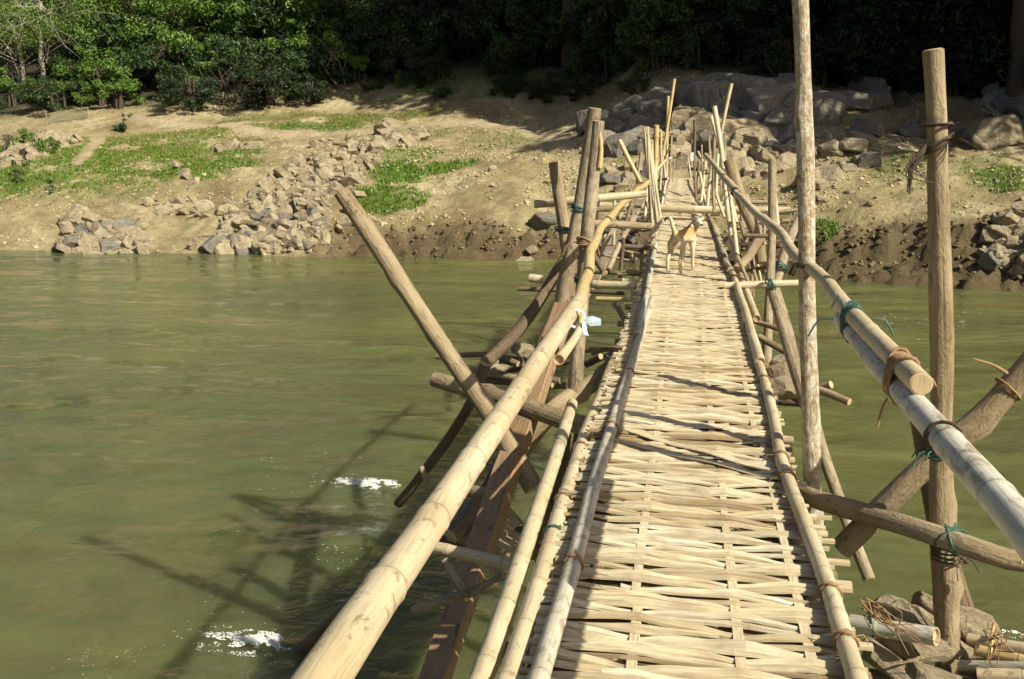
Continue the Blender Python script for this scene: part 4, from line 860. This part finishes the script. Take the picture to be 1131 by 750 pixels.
for k, (a, b, d0) in enumerate((((530, 412, 8.5), (618, 420, 8.5), .06), ((535, 420, 8.8), (625, 426, 8.8), .06), ((845, 442, 7.1), (900, 446, 7.0), .06), ((850, 418, 7.5), (895, 424, 7.4), .06), ((950, 745, 4.3), (1110, 760, 4.1), .06), ((950, 765, 4.5), (1110, 770, 4.4), .08), ((485, 600, 7.3), (600, 610, 7.2), .09), ((490, 590, 7.6), (600, 585, 7.5), .09))):
    pp('crib_pole', [a, b], d0, d0, 'wood_d', step=.15)

# ------------------------------------------------------------------ foam in the river
def foam(px, py, rx, ry, n, label):
    c = PZ(px, py, WATER); mb = MB(); rr = random.Random(px)
    for k in range(n):
        a, q = rr.uniform(0, 6.28), rr.random()**.8; x = c.x+math.cos(a)*q*rx - rr.random()**2*rx*1.4*(1 if rr.random() < .4 else 0); y = c.y+math.sin(a)*q*ry
        if noise.noise(Vector((x*7, y*11, 0))) < .0 and q > .2: continue
        s_ = rr.uniform(.0015, .0075)*(1.35-q); z = WATER+.028+rr.uniform(0, .09)*max(0, .6-q); ln = rr.uniform(1.2, 4.2); vs_ = []
        for i in range(6):
            t = i*1.047; vs_.append((x+math.cos(t)*s_*ln*rr.uniform(.6, 1.3), y+math.sin(t)*s_*rr.uniform(.6, 1.2), z-.006))
        vs_.append((x, y, z+s_*.6)); mb.add(vs_, [(i, (i+1) % 6, 6) for i in range(6)], 0, True)
    tag(build(mb, 'foam', M['foam'], loc=(c.x, c.y, WATER)), label, 'foam', kind='stuff')
foam(414, 536, .34, .20, 2300, 'white foam where the dark brace enters the river')
foam(285, 712, .34, .24, 2400, 'white foam around the snag under the left handrail')
foam(1120, 703, .08, .08, 80, 'small fleck of foam by the crib at right edge')
mb = MB(); rr2 = random.Random(77)
for k in range(260):                                          # loose flecks riding on the current
    s0 = rr2.choice(((350, 520, 60, 28), (250, 690, 90, 40), (120, 730, 60, 16), (950, 355, 60, 22), (370, 610, 30, 20), (1040, 350, 40, 12), (330, 560, 80, 50)))
    q = PZ(s0[0]+rr2.gauss(0, .5)*s0[2], s0[1]+rr2.gauss(0, .5)*s0[3], WATER); s_ = rr2.uniform(.0015, .006)*(q.y/9); ln = rr2.uniform(1.2, 4); z = WATER+.03
    mb.add([(q.x-s_*ln, q.y, z), (q.x, q.y-s_, z), (q.x+s_*ln, q.y, z), (q.x, q.y+s_, z), (q.x, q.y, z+s_*.3)], [(0, 1, 4), (1, 2, 4), (2, 3, 4), (3, 0, 4)])
tag(build(mb, 'foam_flecks', M['foam']), 'scattered foam flecks drifting on the green river', 'foam', kind='stuff')

# ------------------------------------------------------------------ grass
mbg = MB(); mby = MB(); rr = random.Random(9)
for (cx_, cy_, rx, ry, s_, dr) in GR:
    n = int(min(4200, 190*rx*ry*s_))
    for k in range(n):
        a, q = rr.uniform(0, 6.28), math.sqrt(rr.random())*1.15; x, y = cx_+math.cos(a)*q*rx, cy_+math.sin(a)*q*ry
        g_, dry = grassf(x, y)
        if rr.random() > g_*2.0 or pathf(x, y) > .5 or y < shore(x)+.8: continue
        z = ground(x, y)-.02; tgt = mby if rr.random() < max(dr, .12) else mbg; hgt = rr.uniform(.06, .16)*(1.45 if s_ > 1 else .8)
        for b in range(5):
            t = rr.uniform(0, 6.28); w_ = rr.uniform(.008, .022); lx, ly = math.cos(t), math.sin(t); sp = rr.uniform(.2, .9)*hgt; ox, oy = rr.uniform(-.06, .06), rr.uniform(-.06, .06); h_ = hgt*rr.uniform(.6, 1.2)
            tgt.add([(x+ox-ly*w_, y+oy+lx*w_, z), (x+ox+ly*w_, y+oy-lx*w_, z), (x+ox+lx*sp*.5+ly*w_*.7, y+oy+ly*sp*.5-lx*w_*.7, z+h_*.7), (x+ox+lx*sp*.5-ly*w_*.7, y+oy+ly*sp*.5+lx*w_*.7, z+h_*.7), (x+ox+lx*sp, y+oy+ly*sp, z+h_)],
                    [(0, 1, 2, 3), (3, 2, 4)], 0, False, shade=[rr.random()]*5)
tag(build(mbg, 'grass', M['grassb']), 'short green grass growing in patches on the sandy bank', 'grass', kind='stuff')
tag(build(mby, 'dry_grass', M['grassy']), 'yellow dry grass on the terrace below the forest', 'grass', kind='stuff')

# ------------------------------------------------------------------ forest
def leaves(mb, c, rad, n, size, rr, flat=.8, hollow=.35, droop=.0):
    for k in range(n):
        d = Vector((rr.gauss(0, 1), rr.gauss(0, 1), rr.gauss(0, 1))).normalized(); q = hollow+(1-hollow)*rr.random()**.6
        p = Vector(c)+Vector((d.x*rad, d.y*rad, d.z*rad*flat))*q
        nrm = (d+Vector((rr.uniform(-1, 1), rr.uniform(-1, 1), rr.uniform(-.3, 1.2)))).normalized(); t = nrm.orthogonal().normalized(); t = Matrix.Rotation(rr.uniform(0, 6.28), 3, nrm) @ t; b = nrm.cross(t)
        s_ = size*rr.uniform(.6, 1.3); sh_ = rr.random()
        mb.add([p-t*s_, p-b*s_*.42+nrm*s_*.08, p+t*s_-nrm*s_*.15, p+b*s_*.42+nrm*s_*.08], [(0, 1, 2, 3)], 0, False, shade=[sh_]*4)
def branch(mb, a, b, r0, r1, rr, bend=.15):
    m_ = (a+b)/2+Vector((rr.uniform(-1, 1), rr.uniform(-1, 1), rr.uniform(-.3, .6)))*(b-a).length*bend
    tube(mb, [a, m_, b], r0, r1, sides=6, step=.6, wob=r0*.5, irr=.08, cap=None)
TREES = {}
def make_tree(key, h, crown_r, crown_z, nb, nl, lsize, leaf, bark, seed, spread=1.0, stems=1, tw=1.0):
    rr = random.Random(seed); tb = MB(); cb = MB()
    for s_ in range(stems):
        top = Vector((rr.uniform(-.12, .12)*h, rr.uniform(-.12, .12)*h, crown_z+crown_r*.3)); b0 = Vector((rr.uniform(-.3, .3), rr.uniform(-.3, .3), -.5)) if stems > 1 else Vector((0, 0, -.6))
        tube(tb, [b0, b0.lerp(top, .5)+Vector((rr.uniform(-.05, .05)*h, rr.uniform(-.05, .05)*h, 0)), top], .022*h+.03, .010*h+.015, sides=9, step=.5, irr=.12, knots=2, cap=None)
        for k in range(max(1, nb//stems)):
            d = Vector((rr.gauss(0, 1), rr.gauss(0, 1), rr.gauss(.1, .7))).normalized(); rr_ = crown_r*rr.uniform(.45, .95)
            c = Vector((0, 0, crown_z))+Vector((d.x*rr_*spread, d.y*rr_*spread, d.z*rr_*(h-crown_z)/crown_r*.9)); st = b0.lerp(top, rr.uniform(.45, 1)); branch(tb, st, c, .009*h*tw, .004*h*tw, rr)
            lr = crown_r*rr.uniform(.22, .40)
            for q in range(3): branch(tb, st.lerp(c, .6), c+Vector((rr.uniform(-1, 1), rr.uniform(-1, 1), rr.uniform(-1, 1)))*lr*(1.6 if tw < 1 else 1), .004*h*tw, .002*h*tw, rr)
            for q in range(3):
                leaves(cb, c+Vector((rr.uniform(-1, 1), rr.uniform(-1, 1), rr.uniform(-.7, .7)))*lr*.8, lr*rr.uniform(.5, .85), nl//(nb*3), lsize, rr, rr.uniform(.5, .9), .15)
    TREES[key] = (tb.mesh('trunk', [M[bark]]), cb.mesh('crown', [M[leaf]]))
make_tree('big1', 17, 6.0, 10.5, 26, 7800, .26, 'leaf_d', 'bark', 1); make_tree('big2', 20, 6.5, 13, 28, 8400, .27, 'leaf_m', 'bark', 2)
make_tree('mid1', 8, 3.4, 4.6, 22, 8000, .13, 'leaf_d', 'bark', 3); make_tree('mid2', 7, 3.2, 4.0, 20, 7600, .12, 'leaf_m', 'bark', 4); make_tree('mid3', 7.5, 3.4, 4.2, 22, 8000, .12, 'leaf_b', 'bark', 5)
make_tree('bush1', 3.0, 1.9, 1.4, 16, 5600, .085, 'leaf_d', 'bark', 6, stems=4); make_tree('bush2', 2.6, 1.8, 1.2, 16, 5200, .08, 'leaf_m', 'bark', 7, stems=4); make_tree('bush3', 2.6, 1.7, 1.2, 14, 5000, .08, 'leaf_b', 'bark', 8, stems=4)
make_tree('small', .9, .75, .40, 10, 1500, .055, 'leaf_b', 'bark', 9, stems=4); make_tree('smalld', 1.0, .75, .45, 10, 1500, .06, 'leaf_m', 'bark', 10, stems=4)
make_tree('pale', 9, 4.5, 5.5, 30, 5200, .09, 'leaf_b', 'bark_p', 11, tw=.5)
USED = set()
def plant(key, loc, s_, label, name, group, rot=None, cat=None):
    if name == 'bush' and label in USED: return
    USED.add(label)
    r = empty(name, loc); r.scale = (s_, s_, s_*rnd.uniform(.9, 1.12)); r.rotation_euler = (0, 0, rnd.uniform(0, 6.28) if rot is None else rot)
    tag(r, label, cat or ('tree' if 'tree' in name else 'bush'), group)
    t, c = TREES[key]
    for nm, me in (('trunk' if 'tree' in name else 'stem', t), ('crown' if 'tree' in name else 'foliage', c)):
        o = bpy.data.objects.new(nm, me); C.objects.link(o); o.parent = r
    return r
def proj(p):
    d = Vector(p)-CAM; k = d.dot(_f); return CX+FPX*d.dot(_r)/k, CY-FPX*d.dot(_u)/k
MARKS = [(-1e9, 'beyond the left photo edge'), (0, 'at the far left behind the pale trees'), (60, 'just right of the net fence'), (130, 'above the left grass terrace'), (200, 'left of the hanging bare branches'), (270, 'right of the hanging bare branches'),
         (340, 'behind the thin forked tree'), (400, 'above the shaded slope'), (470, 'above the lone bush on the slope'), (540, 'above the bend of the path'), (610, 'over the paired left posts'), (680, 'over the splintered post'), (740, 'over the far bridge end'),
         (810, 'over the cliff right of the bridge end'), (875, 'beside the tall pole'), (940, 'over the tall grey boulder'), (1010, 'beside the knotty post top'), (1070, 'over the big pale boulder'), (1131, 'beyond the right photo edge')]
ROWS = ('front', 'second', 'rear')
def mark(p):
    px = proj(p)[0]; return [t for a, t in MARKS if px >= a][-1]
def fe(x): return lerp_tab(FTAB, x)
def onb(x, y): return Vector((x, y, ground(x, y, False)-.05))
rr = random.Random(41)
x = -40.0
while x < 30:                                                  # three ragged rows of undergrowth along the forest edge
    lit = x < -21  # sunlight put into leaf colour: brighter bushes here, darker ones elsewhere
    for row, (dy, s0) in enumerate(((.2, 1.0), (2.2, 1.5), (4.6, 1.9))):
        xx = x+rr.uniform(-.8, .8); yy = fe(xx)+dy+rr.uniform(-.8, .9)
        if rr.random() < (.25 if row == 0 else .06): continue
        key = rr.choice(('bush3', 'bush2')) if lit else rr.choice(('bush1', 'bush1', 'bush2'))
        where = mark((xx, yy, 3))
        lab = '%s bush in the %s row %s' % ({'bush1': 'dark', 'bush2': 'green', 'bush3': 'bright green'}[key], ROWS[row], where)
        plant(key, onb(xx, yy), s0*rr.uniform(.8, 1.25), lab, 'bush', 'bushes along the forest edge')
    x += 1.9
x = -46.0
while x < 34:
    lit = x < -20  # trees likewise take brighter leaves where the edge is sunlit
    for row, (dy, s0) in enumerate(((5, .95), (9.5, 1.15), (14.5, 1.35))):
        xx = x+rr.uniform(-1.4, 1.4); yy = fe(xx)+dy+rr.uniform(-1.5, 1.5)
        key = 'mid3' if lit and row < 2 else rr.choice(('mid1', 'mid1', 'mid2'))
        where = mark((xx, yy, 5))
        lab = '%s broadleaf tree in the %s row %s' % ({'mid1': 'dark', 'mid2': 'green', 'mid3': 'bright green'}[key], ROWS[row], where)
        plant(key, onb(xx, yy), s0*rr.uniform(.85, 1.2), lab, 'broadleaf_tree', 'trees of the forest across the river')
    x += 4.2
for k in range(15):                                           # tall trees over and behind the edge
    xx = -26+k*4.4+rr.uniform(-1, 1); yy = fe(xx)+rr.uniform(8, 13)
    plant(rr.choice(('big1', 'big2')), onb(xx, yy), rr.uniform(1.0, 1.25), 'tall forest tree rising out of frame '+mark((xx, yy, 6)), 'tall_tree', 'tall trees of the forest')
# great trees added, mostly unseen, so their crowns shade the forest edge
for (xx, yy, s_) in ((17, 42, 1.15), (21, 36.5, 1.2), (27, 40, 1.3), (25, 45, 1.3), (33, 36, 1.3), (34, 44, 1.4), (41, 40, 1.4), (48, 36, 1.5), (43, 49, 1.5), (14, 47, 1.2), (7.5, 53, 1.25), (1, 56, 1.2), (-7, 60, 1.1), (20, 51, 1.3), (30, 52, 1.4), (52, 44, 1.5), (12, 52, 1.25), (17, 46.0, 1.45)):
    plant(rr.choice(('big1', 'big2')), onb(xx, yy), s_*1.1, 'tall dense tree added to shade the forest edge', 'tall_tree', 'tall trees added for shade')
for k in range(17):                                           # bushes that spill down to the bank at left
    q = hit(-8+k*25+rr.uniform(-8, 8), 119+rr.uniform(-8, 6)); key = rr.choice(('bush3', 'bush3', 'bush2')) if k < 9 else 'bush1'
    plant(key, q-Vector((0, 0, .1)), rr.uniform(.5, 1.5), '%s bush spilling onto the bank %s' % ({'bush1': 'dark', 'bush2': 'green', 'bush3': 'bright green'}[key], mark(q)), 'bush', 'bushes spilling onto the bank')
for k in range(46):
    px, py = rr.uniform(330, 900), rr.uniform(60, 112); q = hit(px, py)
    if q.y < lerp_tab(FTAB, q.x)-7 or (640 < px < 880 and py > 96): continue
    plant(rr.choice(('smalld', 'smalld', 'small')), q-Vector((0, 0, .05)), rr.uniform(.7, 1.9), 'low leafy weed on the shaded slope %s' % mark(q), 'bush', 'weeds on the shaded slope')
# single plants
for px, py, key, s_, lab in ((45, 172, 'small', 1.3, 'low leafy clump above the ridge of rocks at far left'), (10, 170, 'small', 1.8, 'bright leafy shrub at the left photo edge above the rocks'), (20, 212, 'smalld', 1.2, 'low weedy shrub in the leftmost grass'), (68, 221, 'smalld', .8, 'small weedy shrub at the lower rim of the left grass'),
     (137, 145, 'smalld', .9, 'round brown green shrub by the path left of the terrace'), (480, 78, 'smalld', 1.5, 'dark fern clump on the shaded slope'), (492, 108, 'smalld', 1.4, 'dark bush alone on the shaded slope above the path'), (445, 95, 'small', 1.2, 'green bush on the shaded slope left of the lone dark bush'),
     (412, 82, 'smalld', 1.5, 'leafy bush near the top of the shaded slope'), (560, 108, 'bush1', .6, 'spreading dark bush above the path bend'), (600, 112, 'bush1', .6, 'dark bush right of the path bend'), (640, 110, 'bush1', .5, 'dark bush over the left rocks of the outcrop'), (700, 105, 'bush2', .45, 'green bush above the outcrop left of the bridge line')):
    plant(key, hit(px, py)-Vector((0, 0, .05)), s_, lab, 'bush', None)
for px, py, s_ in ((8, 96, .9), (40, 100, .95)):
    plant('pale', hit(px, 118)+Vector((0, 1.5, 0)), s_, 'pale trunked sparse tree in the top left corner, %s of the two' % ('left' if px < 20 else 'right'), 'pale_tree', 'pale trees in the top left corner')
# bare branches
def snag(px, py, h, n, label, m='bark_p', seed=0, dY=-.5):
    rr = random.Random(seed); b0 = hit(px, py)+Vector((0, dY, -.1)); mb = MB()
    for k in range(n):
        a = b0+Vector((rr.uniform(-.2, .2)*h, rr.uniform(-.2, .2), 0)); e = a+Vector((rr.uniform(-.55, .55)*h, rr.uniform(-.5, .2)*h*.5, h*rr.uniform(.5, 1)))
        branch(mb, a, e, .035, .012, rr, .25); mid = a.lerp(e, .5)
        for q in range(3): branch(mb, mid, mid+Vector((rr.uniform(-.4, .4)*h, rr.uniform(-.2, .2), rr.uniform(.0, .4)*h)), .015, .005, rr, .2)
    tag(build(mb, 'dead_shrub', M[m], loc=b0), label, 'dead shrub')
snag(258, 112, 2.6, 16, 'tangle of bare branches hanging at the forest edge left of centre', 'bark', 1, -.8); snag(375, 92, 3.2, 5, 'thin bare forked tree in front of the dark forest', 'bark_p', 2, -.8)
snag(665, 84, 1.8, 10, 'dry twiggy shrub in shade above the outcrop', 'bark', 3); snag(868, 92, 1.8, 8, 'dry twiggy shrub left of the tall pole', 'bark', 4); snag(1010, 95, 1.6, 6, 'sparse bare twigs in the dark near the knotty post top', 'bark', 5); snag(35, 108, 3.0, 8, 'grey leafless branches at the top left', 'bark_p', 6)
# net fence far left
f0, f1 = hit(52, 139), hit(98, 132); fn = empty('net_fence', f0); tag(fn, 'small green net fence on posts before the forest at left', 'fence')
for p in (f0, f1): mb = MB(); tube(mb, [p-Vector((0, 0, .2)), p+Vector((0, 0, .75))], .035, sides=8, step=.2); build(mb, 'post', [M['wood_g'], M['cut']], fn)
mb = MB(); tube(mb, [f0+Vector((0, 0, .70)), f1+Vector((0, 0, .72))], .025, sides=8, step=.3); build(mb, 'rail', [M['wood'], M['cut']], fn)
mb = MB()
for i in range(26): q = f0.lerp(f1, i/25); tube(mb, [q+Vector((0, .01, .02)), q+Vector((0, .01, .68))], .006, sides=4, step=.7, cap=None, wob=0)
for i in range(8): tube(mb, [f0+Vector((0, 0, .06+.08*i)), f1+Vector((0, 0, .06+.08*i))], .006, sides=4, step=1, cap=None, wob=0)
build(mb, 'net', M['wire'], fn)

# ------------------------------------------------------------------ dog
def skinned(name, verts, edges, radii, root, sub=2):
    me = bpy.data.meshes.new(name); me.from_pydata([tuple(v) for v in verts], edges, []); o = bpy.data.objects.new(name, me); C.objects.link(o)
    sk = o.modifiers.new('s', 'SKIN'); sk.use_smooth_shade = True; sk.branch_smoothing = .4
    for i, r_ in enumerate(radii):
        d = me.skin_vertices[0].data[i]; d.radius = (r_, r_) if not isinstance(r_, tuple) else r_; d.use_root = (i == root)
    ss = o.modifiers.new('u', 'SUBSURF'); ss.levels = sub; ss.render_levels = sub
    dg = bpy.context.evaluated_depsgraph_get(); dg.update(); new = bpy.data.meshes.new_from_object(o.evaluated_get(dg)); o.modifiers.clear(); o.data = new
    for p in new.polygons: p.use_smooth = True
    return o
V = []; E = []; Rr = []
def chain(pts, start=None):
    idx = []; prev = start
    for (p, r_) in pts:
        V.append(p); Rr.append(r_); i = len(V)-1; idx.append(i)
        if prev is not None: E.append((prev, i))
        prev = i
    return idx
sp = chain([((0, -.22, .40), .068), ((0, -.10, .39), .072), ((0, .04, .38), .080), ((0, .16, .38), .092), ((.005, .23, .42), .074), ((.03, .272, .472), .056), ((.05, .280, .510), .052), ((.075, .255, .515), .054)])
hd = Vector((.64, -.78, -.20)).normalized(); hc = Vector((.075, .255, .515))
chain([(hc+hd*.05, .032), (hc+hd*.08, .022), (hc+hd*.105, .018)], sp[-1])
chain([((0, -.265, .445), .026), ((-.005, -.30, .50), .022), ((-.02, -.295, .56), .021), ((-.055, -.27, .60), .019), ((-.10, -.25, .585), .014), ((-.125, -.245, .555), .008)], sp[0])
for sx in (-1, 1):
    chain([((sx*.055, -.21, .33), .052), ((sx*.07, -.16, .24), .033), ((sx*.07, -.255, .145), .022), ((sx*.07, -.245, .07), .0175), ((sx*.07, -.235, .025), .017), ((sx*.07, -.20, .016), .015)], sp[0])
    chain([((sx*.055, .17, .31), .042), ((sx*.06, .145, .23), .026), ((sx*.06, .165, .12), .020), ((sx*.06, .165, .05), .0175), ((sx*.06, .168, .022), .017), ((sx*.06, .198, .016), .015)], sp[3])
m, nt, N, L, B = mat('dog_fur')
fc = attr(N, 'fur').outputs['Vector']; t = N.new('ShaderNodeTexCoord').outputs['Object']; fn_ = noise_n(N, L, mapping(N, L, t, (1, .35, 1)), 90, 4, .7)
L.new(mixc(N, L, ramp(N, L, fn_, [(.3, g3(.5)), (.6, g3(0))]), fc, (.20, .11, .04)), B.inputs['Base Color']); B.inputs['Roughness'].default_value = .85
L.new(bump(N, L, fn_, .5, .006), B.inputs['Normal']); M['fur'] = m
body = skinned('dog', V, E, Rr, 0)
bm = bmesh.new(); bm.from_mesh(body.data)
side = hd.cross(Vector((0, 0, 1))).normalized()
for sx in (-1, 1):                                             # pricked ears
    b0 = hc+side*sx*.040+Vector((0, 0, .038))-hd*.01; tip = b0+side*sx*.036+Vector((0, 0, .068))-hd*.006; q = []
    for a in range(8):
        t_ = a*.785; q.append(bm.verts.new(b0+side*math.cos(t_)*.032+hd*(math.sin(t_)*.016)-Vector((0, 0, .012))))
    mid = [bm.verts.new(v.co.lerp(tip, .55)+side*sx*.004) for v in q]; tv = bm.verts.new(tip)
    for a in range(8):
        bm.faces.new((q[a], q[(a+1) % 8], mid[(a+1) % 8], mid[a])); bm.faces.new((mid[a], mid[(a+1) % 8], tv))
for f in bm.faces: f.smooth = True
bm.to_mesh(body.data); bm.free()
A = body.data.attributes.new('fur', 'FLOAT_VECTOR', 'POINT'); cream = Vector((.66, .54, .36)); gold = Vector((.46, .25, .07)); dark = Vector((.10, .055, .025))
for i, v in enumerate(body.data.vertices):
    p = v.co; k = max(0, min(1, (p.z-.35)/.06)); c = cream.lerp(gold, k*(.9 if p.y > -.23 else .35))
    if p.y < -.22 and p.z > .45: c = cream*1.1
    if p.x < -.085 and p.z > .53: c = dark*2
    dh = p-hc
    if dh.length < .14 and dh.dot(hd) > -.02 and p.z > .46: c = cream.lerp(Vector((.72, .66, .54)), .7)
    if dh.dot(hd) > .112 and dh.length < .15: c = dark
    if p.z > .565 and p.y > .1: c = dark.lerp(gold, .2)
    if p.y > .15 and .40 < p.z < .50 and dh.length > .09: c = gold.lerp(dark, .45)
    A.data[i].vector = c
body.data.materials.append(M['fur'])
dp = PZ(753, 300, 0.013); body.location = (dp.x, dp.y+.02, .013); body.rotation_euler = (0, 0, R(-20)); body.scale = (1.12,)*3
tag(body, 'tan and cream dog with pricked ears standing on the woven deck, looking back', 'dog')
M['black'] = plain('wet_black', (.012, .010, .009), .25, .2)
def blob(name, c, r_, m, parent):
    bm = bmesh.new(); bmesh.ops.create_uvsphere(bm, u_segments=10, v_segments=8, radius=r_); me = bpy.data.meshes.new(name); bm.to_mesh(me); bm.free()
    for p in me.polygons: p.use_smooth = True
    me.materials.append(m); o = bpy.data.objects.new(name, me); C.objects.link(o); o.parent = parent; o.location = c; return o
blob('nose', hc+hd*.122+Vector((0, 0, .004)), .0125, M['black'], body)
for sx in (-1, 1): blob('eye', hc+hd*.040+side*sx*.022+Vector((0, 0, .020)), .008, M['black'], body)
